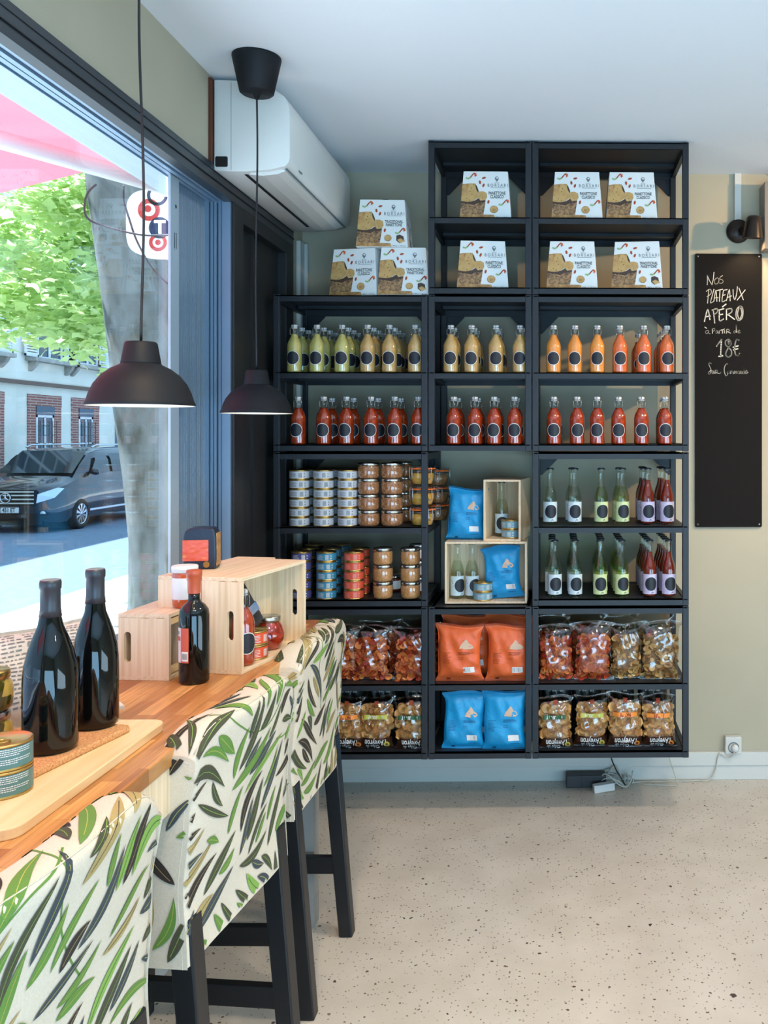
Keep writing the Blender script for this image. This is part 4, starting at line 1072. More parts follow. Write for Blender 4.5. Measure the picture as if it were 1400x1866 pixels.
mo = lambda sd, **k: (lambda: clear_bag('orange', sd, **k)); mp_ = lambda sd, **k: (lambda: clear_bag('pale', sd, **k))
bag('co1', mo(1), 680, 3.52, zE, 0.02, 'clear bag of orange chips nearest the chair, upper bag shelf, left column', go)
bag('co2', mo(2), 752, 3.50, zE, -0.08, 'clear bag of orange chips against the left column\'s right post', go)
bag('co1', None, 628, 3.53, zE, 0.1, 'clear bag of orange chips half hidden by the farthest chair back', go)
bag('co2', None, 700, 3.62, zE+0.0, 0.2, 'clear bag of orange chips behind the two front ones, left column', go)
bag('co1', None, 772, 3.64, zE, -0.2, 'clear bag of orange chips at the rear by the post, left column', go)
bag('co3', mo(3, w=0.135), 1013, 3.515, zE, 0.0, 'clear bag of orange chips, leftmost in front, right column', go)
bag('co4', mo(4, w=0.15, h=0.228), 1081, 3.505, zE, -0.03, 'taller clear bag of orange chips, second in front, right column', go)
bag('cp1', mp_(5, w=0.13, h=0.22), 1141, 3.53, zE, 0.04, 'clear bag of pale vegetable chips, third in front, right column', go)
bag('cp2', mp_(6, w=0.15, h=0.228), 1203, 3.51, zE, -0.02, 'clear bag of pale chips, rightmost in front, right column', go)
for i, (px, k) in enumerate(((1000,'co3'),(1068,'co4'),(1128,'cp1'),(1190,'cp2'))):
    bag(k, None, px, 3.64, zE, 0.15*(-1)**i, f'clear chip bag in the back line, {ORD[i]}, upper bag shelf, right column', go, s=1.04)
bag('or1', lambda: opaque_bag('orange', 8, 0.178, 0.222), 838, 3.50, zE, 0.0, 'orange crisp bag in front, left one of the pair', 'orange crisp bags')
bag('or2', lambda: opaque_bag('orange', 9, 0.172, 0.218), 927, 3.50, zE, 0.0, 'orange crisp bag in front, right one of the pair', 'orange crisp bags')
bag('or1', None, 852, 3.59, zE, 0.05, 'orange crisp bag behind the left orange bag', 'orange crisp bags', s=1.1)
bag('or2', None, 930, 3.59, zE, -0.06, 'orange crisp bag behind the right orange bag', 'orange crisp bags', s=1.13)
bag('bl1', lambda: opaque_bag('blue', 12, 0.162, 0.222), 845, 3.50, zF, 0.03, 'blue crisp bag in front on the bottom shelf, left one', 'blue crisp bags', ry=0.03)
bag('bl2', lambda: opaque_bag('blue', 13, 0.168, 0.232), 920, 3.485, zF, -0.04, 'blue crisp bag in front on the bottom shelf, right one', 'blue crisp bags', ry=-0.03)
bag('bl1', None, 868, 3.58, zF, 0.1, 'blue crisp bag standing behind the left blue bag', 'blue crisp bags', s=1.1)
bag('bl2', None, 938, 3.58, zF, 0.05, 'blue crisp bag standing behind the right blue bag', 'blue crisp bags', s=1.06)
bag('bl2', None, 848, 3.60, zG+0.243, 0.05, 'blue crisp bag standing on the wide crate beside the upright crate', 'blue crisp bags', s=0.90, ry=0.04)
bag('bl1', None, 920, 3.588, zG+0.012, -0.05, 'blue crisp bag leaning inside the wide bamboo crate', 'blue crisp bags', s=0.93, ry=-0.08)
bag('av_r', lambda: aveyron_bag('roq', 31), 752, 3.50, zF, 0.0, 'chip bag with green strip, rightmost on the bottom shelf, left column', gp)
bag('av_o', lambda: aveyron_bag('oli', 32), 686, 3.51, zF, 0.0, 'chip bag with olive strip beside the farthest chair, left column', gp)
bag('av_n', lambda: aveyron_bag('nat', 33), 634, 3.51, zF, 0.0, 'chip bag with brown base half hidden by the chair, left column', gp)
bag('av_r', None, 1013, 3.495, zF, 0.03, 'chip bag with green strip, leftmost on the bottom shelf, right column', gp)
bag('av_o', None, 1077, 3.515, zF, -0.03, 'chip bag with olive strip, second on the bottom shelf, right column', gp)
bag('av_n', None, 1139, 3.505, zF, 0.0, 'chip bag with orange strip, third on the bottom shelf, right column', gp, s=1.05)
bag('av_n2', lambda: aveyron_bag('nat', 35), 1202, 3.51, zF, 0.0, 'chip bag with orange strip, rightmost on the bottom shelf, right column', gp)
for i, px in enumerate((640, 700, 760)):
    bag('bk', black_bag, px, 3.64, zF, 0.05, f'black chip bag standing behind, {ORD[i]}, left column', gp)
for i, px in enumerate((1015, 1070, 1130, 1190)):
    bag('bk', black_bag, px, 3.64, zF, -0.04, f'black chip bag standing behind, {ORD[i]}, right column', gp)

# ---------------------------------------------------------------- cake boxes
M['crumb'] = mottled('printed_cake', [(0.3, (182,142,84)), (0.7, (206,168,108))], 30, 0.5, coordk='Object')
M['crust'] = mottled('printed_paper_cup', [(0.35, (92,64,48)), (0.65, (176,136,92))], 90, 0.5)
M['crust2'] = mottled('printed_crust', [(0.35, (150,108,62)), (0.65, (196,152,96))], 60, 0.5)
M['almond'] = mat('printed_almond', (166,66,30), 0.5); M['peel'] = mat('printed_peel', (214,98,44), 0.5); M['peelg'] = mat('printed_green', (150,180,120), 0.5)
M['bark_dark'] = mat('printed_dark', (70,50,40), 0.5)
def cake_box(kind):
    w0, w1, dd0, dd1, h = 0.200, 0.172, 0.170, 0.145, 0.187
    o = thing('cake_box', 'x', 'box')
    v = [(-w0/2, 0, 0), (w0/2, 0, 0), (w0/2, dd0, 0), (-w0/2, dd0, 0), (-w1/2, 0.012, h), (w1/2, 0.012, h), (w1/2, dd1, h), (-w1/2, dd1, h)]
    MB().add(v, [(0,3,2,1), (4,5,6,7), (0,1,5,4), (1,2,6,5), (2,3,7,6), (3,0,4,7)], 0).build('carton', M['paper'], o, bevel=0.0015)
    MB().tube([(0.035*cos(pi*i/12), dd0/2, h-0.002+0.022*sin(pi*i/12)) for i in range(13)], 0.0016, 6).build('ribbon_handle', M['inkblack'], o)
    sc = 0.2/1235
    lean = 0.012/h
    def Q(x, y, off=0.0006):
        z = (1410-y)*sc*(h/(1235*sc))*1.0
        z = (1410-y)/1235*h; xx = (x-617)*sc
        return (xx, lean*z-off, z)
    b = MB()
    def poly(pts, m, off=0.0006):
        vs = [Q(x, y, off) for x, y in pts]; b.add(vs, [tuple(range(len(vs)))], m)
    def ell(cx, cy, a, c, ang, m, off=0.0009, n=14):
        ca, sa = cos(ang), sin(ang)
        poly([(cx+a*cos(t)*ca-c*sin(t)*sa, cy+a*cos(t)*sa+c*sin(t)*ca) for t in [2*pi*i/n for i in range(n)]], m, off)
    poly([(30,960),(620,930),(570,1300),(12,1310)], 1)                      # paper cup body
    poly([(2,1290),(820,1310),(850,1400),(2,1400)], 2, 0.0008)              # board
    poly([(60,520),(220,495),(370,495),(410,600),(450,700),(440,870),(330,950),(180,975),(60,960),(28,980)], 0, 0.0009)
    poly([(455,705),(560,700),(640,740),(655,850),(620,920),(500,945),(440,880)], 0, 0.0010)
    poly([(60,520),(140,508),(215,500),(180,640),(130,740),(60,820),(45,800)], 2, 0.0011)
    poly([(365,500),(405,560),(450,680),(440,740),(395,660)], 3, 0.0011)
    poly([(30,955),(200,985),(340,955),(450,880),(500,950),(615,925),(600,985),(440,1000),(330,1060),(200,1030),(25,1010)], 3, 0.0011)
    rr = random.Random(3)
    for q in range(70):
        x, y = rr.uniform(40, 570), rr.uniform(1010, 1290); ell(x, y, rr.uniform(6, 16), rr.uniform(4, 8), rr.uniform(0, 3), 3 if rr.random() < 0.5 else 0, 0.0010, 6)
    for (x, y) in ((245,700),(290,780),(170,890),(240,930),(540,870),(270,620),(330,520)): ell(x, y, 16, 9, 0.9, 3, 0.0013, 8)
    for (x, y, a) in ((480,465,1.45),(565,545,1.9),(575,350,-0.3),(685,975,1.8)): ell(x, y, 50, 26, a, 4)
    for (dx, dy, s) in ((0, 0, 1.0), (790, 690, 0.95)):
        def strip(pts, wd, m):
            pts = [(dx+140+(x-140)*s, dy+280+(y-280)*s) for x, y in pts]
            for i in range(len(pts)-1):
                (ax, ay), (bx, by) = pts[i], pts[i+1]; L_ = max(1e-6, math.hypot(bx-ax, by-ay)); nx, ny = -(by-ay)/L_*wd, (bx-ax)/L_*wd
                b.add([Q(ax+nx, ay+ny, 0.001), Q(ax-nx, ay-ny, 0.001), Q(bx-nx, by-ny, 0.001), Q(bx+nx, by+ny, 0.001)], [(0, 1, 2, 3)], m)
        strip([(145,340),(180,372),(220,365),(250,335)], 20, 5); strip([(250,340),(290,285),(320,245),(345,235)], 14, 4); strip([(330,238),(365,240),(385,265),(375,295),(350,300)], 24, 6)
    if kind == 'classico':
        ell(818, 1170, 100, 98, 0, 2, 0.0010, 28); ell(818, 1170, 80, 78, 0, 0, 0.0012, 28); ell(818, 1180, 40, 45, 0, 2, 0.0013, 12)
    else:
        ell(760, 1175, 88, 86, 0, 2, 0.0010, 28); ell(760, 1175, 70, 68, 0, 0, 0.0012, 28)
        poly([(960,1110),(1040,1085),(1130,1130),(1150,1260),(1040,1310),(960,1240)], 3, 0.0010); poly([(980,1220),(1060,1180),(1180,1250),(1060,1310)], 0, 0.0013)
    ell(885, 365, 45, 55, 0, 7, 0.0009, 16); ell(890, 350, 26, 20, 0.5, 8, 0.0012, 12); ell(885, 425, 18, 22, 0, 7, 0.001, 10)
    def tx_(s, x, y, size, m, bold=0.0, sx=1.0):
        p = Q(x, y, 0.0011)
        text_into(b, s, size, m, Tm(*p) @ Matrix.Rotation(-math.atan(lean), 4, 'X') @ UPR, bold=bold, sx=sx)
    tx_('DOLCI', 885, 480, 0.006, 7); tx_('B O R S A R I', 905, 545, 0.0165, 7, 0.0001, 0.86)
    b.box(*(Q(740,600)[0], Q(1080,600)[0], Q(0,600)[1]-0.0004, Q(0,600)[1], Q(0,606)[2], Q(0,598)[2]), 7)
    if kind == 'classico':
        tx_('PANETTONE', 890, 752, 0.0175, 9, 0.0002, 0.66); tx_('CLASSICO', 890, 845, 0.0175, 9, 0.0002, 0.66)
    else:
        tx_('TRADITIONAL', 900, 752, 0.0160, 9, 0.0002, 0.68); tx_('PANETTONE', 900, 838, 0.0160, 9, 0.0002, 0.68)
    tx_('1000 g  e  35.3 oz', 1020, 1378, 0.0075, 9)
    b.build('front_print', [M['crumb'], M['crust'], M['crust2'], M['bark_dark'], M['almond'], M['peelg'], M['peel'], M['inkgrey'], M['paper'], M['inkblack']], o, fixn=False)
    s_ = MB()
    for side in (-1, 1):
        for q in range(14):
            y_ = rr.uniform(0.03, 0.13); z_ = rr.uniform(0.02, 0.13); x_ = side*(w0/2-(w0-w1)/2*z_/h+0.0006)
            s_.add([(x_, y_-0.004, z_), (x_, y_, z_-0.010), (x_, y_+0.004, z_), (x_, y_, z_+0.010)], [(0, 1, 2, 3)], q % 3)
    s_.build('side_print', [M['almond'], M['bark_dark'], M['crust2']], o, fixn=False)
    return o
zT1, zT0, zL = ZB[(3,'hi')], ZB[(3,'lo')], Z[3]+0.0
gb = 'cake boxes on top of the shelving'
for key, px, y, z, rz, lab in (
    ('c', 885, 3.475, zT1, 0.0, 'white cake box alone on the highest shelf, middle column'),
    ('c', 1052, 3.475, zT1, 0.0, 'white cake box, left one on the highest shelf, right column'),
    ('c', 1152, 3.475, zT1, 0.0, 'white cake box, right one on the highest shelf, right column'),
    ('c', 880, 3.475, zT0, 0.06, 'white cake box alone on the second highest shelf, middle column'),
    ('c', 1043, 3.475, zT0, 0.0, 'white cake box, left one on the second highest shelf, right column'),
    ('t', 1161, 3.475, zT0, -0.10, 'white cake box turned slightly, right on second highest shelf, right column'),
    ('c', 643, 3.50, zL, -0.22, 'white cake box at the lower left of the three-box pyramid'),
    ('t', 735, 3.475, zL, 0.02, 'white cake box at the lower right of the three-box pyramid'),
    ('t', 696, 3.485, zL+0.188, 0.02, 'white cake box on top of the three-box pyramid')):
    put('cake'+key, lambda key=key: cake_box('classico' if key == 'c' else 'trad'), wx(px, y), y, z, rz, lab, 'box', gb)
# ---------------------------------------------------------------- bar chairs in leaf-print covers
FAB = [mottled('cream_cotton', [(0.4, (208,196,176)), (0.6, (214,203,184))], 300, 0.9), mat('print_green', (96,134,58), 0.9), mat('print_dark_olive', (70,70,50), 0.9), mat('print_near_black', (50,42,36), 0.9),
       mat('print_tan', (168,148,96), 0.9), mat('print_light_green', (126,164,74), 0.9), mat('print_lime', (178,176,84), 0.9), mat('print_slate', (60,68,74), 0.9)]
def leaf_shapes(W_, H_, seed, n=90, lmin=0.07, lmax=0.15):
    """list of leaves (x, y, ang, length, width, bend, colour) over a W x H cloth, kept from overlapping too much"""
    r = random.Random(seed); out = []; pts = []
    def sample(l):
        x, y, a, ln, wd, bd, c = l
        return [(x+ln*(t-0.5)*cos(a)-bd*ln*(t-0.5)**2*4*sin(a)*0.25, y+ln*(t-0.5)*sin(a)+bd*ln*(t-0.5)**2*cos(a)) for t in (0.0, 0.17, 0.34, 0.5, 0.66, 0.83, 1.0)]
    tries = 0
    while len(out) < n and tries < n*60:
        tries += 1
        fill = tries/(n*60)
        base = r.choice((1.0, 0.8, 1.25, 0.95, 0.5, 2.5, 2.2)) + r.gauss(0, 0.25)
        ln = r.uniform(lmin, lmax)*(1-0.50*fill); wd = r.uniform(0.015, 0.026)*(1-0.25*fill)
        l = (r.uniform(-0.02, W_+0.02), r.uniform(-0.02, H_+0.02), base, ln, wd, r.uniform(-0.5, 0.5), r.choice((1,1,1,2,2,2,3,3,4,4,5,7,7)))
        sp = sample(l)
        md = 0.0185*(1-0.36*fill)
        if all((a-c)**2+(b-d)**2 > md**2 for a, b in sp for c, d in pts):
            out.append(l); pts += sp
    return out
def draw_leaves(b, leaves, Pf, ok, off=0.0017):
    """Pf(x,y,off)->3D; ok(x,y)->bool"""
    for k, (x, y, a, ln, wd, bd, c) in enumerate(leaves):
        n = 12; ca, sa = cos(a), sin(a)
        o_ = off+0.00012*(k % 4)
        def C(t):
            s = (t-0.5)*ln; q = bd*ln*((t-0.5)**2)
            return x+s*ca-q*sa, y+s*sa+q*ca
        def Wd(t): return wd*0.5*(sin(pi*min(1, t*1.02))**0.75)*(0.75+0.5*(1-t)) if t < 0.98 else 0.0
        rows = []
        for i in range(n+1):
            t = i/n; cx, cy = C(t); w_ = Wd(t)
            rows.append([(cx+sa*w_*e, cy-ca*w_*e) for e in (-1, 0, 1)])
        for i in range(n):
            for j in (0, 1):
                q = [rows[i][j], rows[i+1][j], rows[i+1][j+1], rows[i][j+1]]
                if all(ok(*p) for p in q):
                    b.add([Pf(p[0], p[1], o_) for p in q], [(0, 1, 2, 3)], c, True)
        vein = {1: 6, 2: 5, 3: 4, 4: 3, 5: 3, 7: 6}[c]; m_ = 9
        for i in range(1, m_-1):
            t0, t1 = i/m_, (i+1)/m_; (ax, ay), (bx, by) = C(t0), C(t1); h_ = 0.0005
            q = [(ax+sa*h_, ay-ca*h_), (ax-sa*h_, ay+ca*h_), (bx-sa*h_, by+ca*h_), (bx+sa*h_, by-ca*h_)]
            if all(ok(*p) for p in q): b.add([Pf(p[0], p[1], o_+0.0003) for p in q], [(0, 1, 2, 3)], vein, True)
def draw_stems(b, stems, Pf, ok, off=0.0006):
    for pts, hw in stems:
        sp = smooth([(p[0], p[1], 0) for p in pts], 8)
        for i in range(len(sp)-1):
            a_, c_ = sp[i], sp[i+1]; d_ = (c_-a_); L_ = max(d_.length, 1e-6); nx, ny = -d_.y/L_*hw, d_.x/L_*hw
            q = [(a_.x+nx, a_.y+ny), (a_.x-nx, a_.y-ny), (c_.x-nx, c_.y-ny), (c_.x+nx, c_.y+ny)]
            if all(ok(*p) for p in q): b.add([Pf(p[0], p[1], off) for p in q], [(0, 1, 2, 3)], 1, True)
HW = 0.225     # half width of the cover
# section of the cover in the x-z plane; x grows towards the room (backrest outer face), seat towards the window (-x)
SEC = [(-0.030, 0.515), (-0.032, 0.60), (-0.026, 0.70), (-0.014, 0.80), (0.0, 0.90), (0.004, 0.935), (-0.002, 0.948), (-0.020, 0.954), (-0.050, 0.952), (-0.066, 0.945), (-0.073, 0.93), (-0.080, 0.86), (-0.092, 0.76), (-0.105, 0.69), (-0.112, 0.668), (-0.13, 0.660), (-0.25, 0.657), (-0.38, 0.655), (-0.43, 0.650), (-0.447, 0.635), (-0.452, 0.60), (-0.455, 0.515)]
SEC0 = SEC
SEC = [(p.x, p.y) for p in smooth([(a, c, 0) for a, c in SEC0], 4)]
cum = [0.0]
for i in range(1, len(SEC)): cum.append(cum[-1]+math.dist(SEC[i-1], SEC[i]))
TOT = cum[-1]
def sec(s):
    s = min(max(s, 0.0), TOT)
    for i in range(1, len(SEC)):
        if s <= cum[i]+1e-9:
            t = (s-cum[i-1])/(cum[i]-cum[i-1]); a, c = SEC[i-1], SEC[i]
            return a[0]+(c[0]-a[0])*t, a[1]+(c[1]-a[1])*t, (c[0]-a[0], c[1]-a[1])
    return SEC[-1][0], SEC[-1][1], (0, -1)
def warp(x, y, z):
    e = abs(y)/HW
    k = min(max((z-0.80)/0.15, 0), 1)
    dz = -0.050*k*max(0, (e-0.60)/0.40)**2.4
    bow = -0.018*(e**2)*min(max((z-0.5)/0.4, 0), 1)*(1 if x > -0.13 else 0)      # gentle curve round the sitter
    wv = 0.0016*sin(19*y+23*z)+0.0012*sin(41*z-13*y)
    hem = 0.004*sin(30*y)*max(0, (0.56-z)/0.05)*0.3
    return (x+bow+wv, y, z+dz+hem)
def coverP(s, y, off):
    x, z, (dx, dz) = sec(s)
    L_ = math.hypot(dx, dz) or 1; nx, nz = dz/L_, -dx/L_      # outward normal of the section
    e = abs(y)/HW; rr = 0.010*max(0, (e-0.955)/0.045)**2      # rounded side seam
    p = warp(x, y, z)
    return (p[0]+nx*(off-rr), p[1], p[2]+nz*(off-rr))
def pip(px, pz):
    ins = False; n = len(SEC); P_ = SEC
    j = n-1
    for i in range(n):
        xi, zi = P_[i]; xj, zj = P_[j]
        if (zi > pz) != (zj > pz) and px < (xj-xi)*(pz-zi)/(zj-zi)+xi: ins = not ins
        j = i
    return ins
def bar_chair(seed, label, loc, rz):
    t = thing('bar_chair', label, 'chair', loc, rz, 'bar chairs in leaf-print covers along the counter')
    b = MB()
    # cloth strip over back, top, inner back, seat and front skirt
    ns, ny = 0, 26
    ss = []
    for i in range(len(SEC)-1):
        k = max(1, int((cum[i+1]-cum[i])/0.007))
        ss += [cum[i]+(cum[i+1]-cum[i])*q/k for q in range(k)]
    ss.append(TOT); ys = [-HW+2*HW*j/ny for j in range(ny+1)]
    ys = [-HW, -HW*0.985]+ys[1:-1]+[HW*0.985, HW]
    vs = [coverP(s, y, 0) for s in ss for y in ys]; m_ = len(ys)
    b.add(vs, [(i*m_+j, i*m_+j+1, (i+1)*m_+j+1, (i+1)*m_+j) for i in range(len(ss)-1) for j in range(m_-1)], 0, True)
    # side cloth
    def sideP(sgn):
        def f(u, z, off):
            p = warp(u, sgn*HW, z); return (p[0], sgn*(HW+off), p[2])
        return f
    nb = 40
    for sgn in (-1, 1):
        Pz = sideP(sgn); cellx, cellz = 0.012, 0.012
        poly = [warp(a, sgn*HW, c) for a, c in SEC]
        # strip columns between section outline: triangulate with bmesh-friendly n-gon split in two convex-ish parts
        back = [q for q in SEC[:57]]+[(-0.112, 0.515)]
        seat = [(-0.112, 0.515)]+[q for q in SEC[56:]]
        for pg in (back, seat):
            v2 = [Pz(a, c, -0.0005) for a, c in pg]
            b.add(v2, [tuple(range(len(v2)))], 0, False)
    W_, H_ = TOT, 2*HW
    lv_ = leaf_shapes(W_, H_, seed, 230, 0.10, 0.20)
    draw_leaves(b, lv_, lambda s, v, off: coverP(s, v-HW, off), lambda s, v: 0.002 < s < TOT-0.002 and 0.003 < v < H_-0.003)
    r = random.Random(seed+5); stems = []
    for q in range(5):
        s0, v0 = r.uniform(0, TOT), r.uniform(0, H_); a = r.uniform(0, 6.28); pts = [(s0, v0)]
        for _ in range(7):
            a += r.uniform(-0.45, 0.45); pts.append((pts[-1][0]+0.05*cos(a), pts[-1][1]+0.05*sin(a)))
        stems.append((pts, 0.0016))
    draw_stems(b, stems, lambda s, v, off: coverP(s, v-HW, off), lambda s, v: 0.002 < s < TOT-0.002 and 0.003 < v < H_-0.003)
    for sgn in (-1, 1):
        Pz = sideP(sgn)
        lv2 = leaf_shapes(0.47, 0.44, seed+sgn*3+20, 60, 0.08, 0.15)
        draw_leaves(b, lv2, lambda x, z, off: Pz(x-0.46, z+0.515, off), lambda x, z: pip(x-0.46, z+0.515) and z > 0.004)
    cv = b.build('seat_cover', FAB, t, fixn=False)
    # seams along the top edge and round the lower band
    sm = MB()
    for sq in (cum[24],):
        sm.tube([coverP(sq, -HW*0.97+2*HW*0.97*i/24, 0.0006) for i in range(25)], 0.0012, 5)
    sm.build('seam', FAB[0], t)
    lg = M['legs']
    def leg(pts, s0, s1):
        (x0, y0_, z0), (x1, y1_, z1) = pts
        v = []
        for (x, y, z, s) in ((x0, y0_, z0, s0), (x1, y1_, z1, s1)):
            v += [(x-s/2, y-s/2, z), (x+s/2, y-s/2, z), (x+s/2, y+s/2, z), (x-s/2, y+s/2, z)]
        MB().add(v, [(3,2,1,0), (4,5,6,7), (0,1,5,4), (1,2,6,5), (2,3,7,6), (3,0,4,7)], 0).build('leg', lg, t, bevel=0.004)
    yl = 0.190
    for s in (-1, 1):
        leg(((-0.004, s*yl, 0.0), (-0.056, s*yl, 0.60)), 0.040, 0.046)
        leg(((-0.43, s*yl, 0.0), (-0.42, s*yl, 0.60)), 0.040, 0.044)
        MB().box(-0.41, -0.035, s*yl-0.011, s*yl+0.011, 0.185, 0.235).build('stretcher', lg, t, bevel=0.002)
    MB().box(-0.441, -0.415, -yl, yl, 0.25, 0.30).build('foot_rail', lg, t, bevel=0.002)
    return t
bar_chair(101, 'nearest bar chair in leaf-print cover, cut off by the left edge', (-0.622, 1.195, 0), radians(-4))
bar_chair(202, 'middle bar chair in leaf-print cover between the nearest and farthest', (-0.618, 1.865, 0), radians(-6.5))
bar_chair(303, 'farthest bar chair in leaf-print cover beside the chip bag shelves', (-0.628, 2.50, 0), radians(-1.5))
# ---------------------------------------------------------------- things on the counter
def rounded(w, d, r, n=6, r4=None):
    out = []
    for cx, cy, a0 in ((w-r, r, -pi/2), (w-r, d-r, 0), (r, d-r, pi/2), (r, r, pi)):
        for i in range(n+1):
            a = a0+pi/2*i/n; out.append((cx+r*cos(a), cy+r*sin(a)))
    return out
cbx, cby = -1.03, 1.275
tag(MB().prism(rounded(0.265, 0.50, 0.028), 0, 0.017, 'z').build('chopping_board', M['board'], None, (cbx, cby, CT), bevel=0.002), 'pale wooden chopping board under the wine bottles and tins', 'board')
TB0 = CT+0.017
tag(MB().prism(rounded(0.20, 0.25, 0.012), 0, 0.012, 'z').build('cork_mat', M['cork'], None, (-1.045, 1.497, TB0), (0, 0, radians(-11)), bevel=0.003), 'cork trivet lying on the pale chopping board', 'trivet')
TC0 = TB0+0.012
M['wineglass'] = mat('dark_bottle_glass', (6,7,8), 0.03, spec=0.5)
M['capsule'] = mat('black_capsule', (42,46,54), 0.38)
M['capsule_top'] = mat('capsule_top', (120,126,132), 0.4)
def wine(X, Y, r, lab, wl=False):
    o = MB().lathe([(0.0, 0.002), (r-0.008, 0.0), (r-0.001, 0.005), (r, 0.012), (r, 0.112), (r*0.985, 0.13), (r*0.93, 0.152), (r*0.80, 0.175), (r*0.62, 0.197), (r*0.46, 0.215), (0.0160, 0.235), (0.0150, 0.25), (0.0148, 0.285)], 48, 0).build('wine_bottle', M['wineglass'], None, (X, Y, TC0))
    tag(o, lab, 'bottle', 'dark wine bottles on the cork trivet')
    MB().lathe([(0.0178, 0.231), (0.0160, 0.245), (0.0156, 0.278), (0.0170, 0.280), (0.0172, 0.290), (0.0160, 0.2945), (0.013, 0.2955)], 32, 0, ms=[0,0,0,0,0,1]).build('capsule', [M['capsule'], M['capsule_top']], o)
    if wl:
        vs = [((r+0.0004)*sin(t), -(r+0.0004)*cos(t), z) for t in [-2.6+i*0.12 for i in range(10)] for z in (0.02, 0.095)]
        MB().add(vs, [(2*i, 2*i+2, 2*i+3, 2*i+1) for i in range(9)], 0, True).build('paper_label', M['paper'], o, fixn=False)
    return o
wine(-0.880, 1.572, 0.0435, 'dark wine bottle in front, nearer to the teal tins', True)
wine(-0.868, 1.700, 0.0400, 'dark wine bottle behind, nearer to the small crate')
# teal tins, front left
def tin_text():
    o = tin(TB['teal'], inks['teal'], lines=False, h=0.0415, r=0.0415)
    b = MB(); rr = random.Random(9)
    def line(t0, t1, z0, z1):
        n = 5
        vs = [((0.0418)*sin(t), -(0.0418)*cos(t), z) for t in [t0+(t1-t0)*i/n for i in range(n+1)] for z in (z0, z1)]
        b.add(vs, [(2*i, 2*i+2, 2*i+3, 2*i+1) for i in range(n)], 0, True)
    for q in range(8):
        z = 0.0335-q*0.0031; t = -0.30
        if q == 4: continue
        while t < (0.95 if q not in (3, 7) else 0.45):
            w_ = rr.uniform(0.03, 0.09); line(t, t+w_, z, z+0.0013); t += w_+0.018
    b.build('label_print', inks['teal'], o, fixn=False); return o
for i in range(2):
    put('tteal2', tin_text, wx(5, 1.415), 1.415, TB0+i*0.0415, 0.5+0.06*i, f'{["lower","upper"][i]} teal tin of the pair at the front of the board', 'tin', 'teal tins on the chopping board')
# olive jars at the left edge
M['olive'] = mottled('olives_in_brine', [(0.2, (70,66,22)), (0.5, (150,126,44)), (0.8, (190,160,74))], 40, 0.1, coat=1.0, voro=True)
def olive_jar(z, lab, lidm):
    r = 0.036
    o = MB().lathe([(0.0, 0.001), (r*0.8, 0.0), (r*0.96, 0.006), (r, 0.02), (r, 0.036), (r*0.94, 0.048), (r*0.80, 0.055), (r*0.80, 0.058)], 28, 0).build('olive_jar', M['olive'], None, (wx(-18, 1.60), 1.60, z))
    MB().lathe([(r*0.82, 0.056), (r*0.86, 0.057), (r*0.87, 0.068), (r*0.82, 0.071), (0, 0.0715)], 28, 0, caps=False).build('jar_lid', lidm, o)
    return tag(o, lab, 'jar', 'jars of olives at the left edge')
olive_jar(TB0, 'lower olive jar with metal lid behind the teal tins', M['silver']); olive_jar(TB0+0.072, 'upper olive jar standing on the lower one', M['gold'])
# printed bag lying behind the bottles
Pn = bagshape(0.34, 0.24, 0.10, 55, seal=0.06)
M['newsbag'] = mottled('printed_paper_bag', [(0.35, (196,192,184)), (0.7, (214,210,202))], 8, 0.45)
nb_ = bag_mesh(Pn, 'paper_snack_bag', [M['newsbag']])
it = []
rr = random.Random(4)
for q in range(22):
    v = 0.90-q*0.038
    if 7 <= q <= 9: continue
    u = 0.50
    while u < 0.93:
        w_ = rr.uniform(0.01, 0.05); it.append(('rect', u, v, u+w_, v+0.012, 0)); u += w_+0.012
for q in range(20):
    u = 0.10
    while u < 0.45:
        w_ = rr.uniform(0.01, 0.05); it.append(('rect', u, 0.92-q*0.04, u+w_, 0.932-q*0.04, 0)); u += w_+0.012
for q in range(24): it.append(('rect', 0.50+q*0.013, 0.56, 0.506+q*0.013, 0.64, 0))
it.append(('poly', [(0.52+0.03*cos(a), 0.72+0.04*sin(a)) for a in [2*pi*i/12 for i in range(12)]], 0)); it.append(('text', 'DOG', 0.62, 0.30, 0.05, 0, False, 0.004))
decal(Pn, nb_, 'bag_print', [M['inkgrey']], it, off=0.0016)
nb_.location = (-0.99, 1.74, CT+0.012); nb_.scale = (0.90, 0.90, 0.90); nb_.rotation_euler = (radians(-36), 0, radians(50)); tag(nb_, 'white printed snack bag lying against the window behind the wine bottles', 'bag')

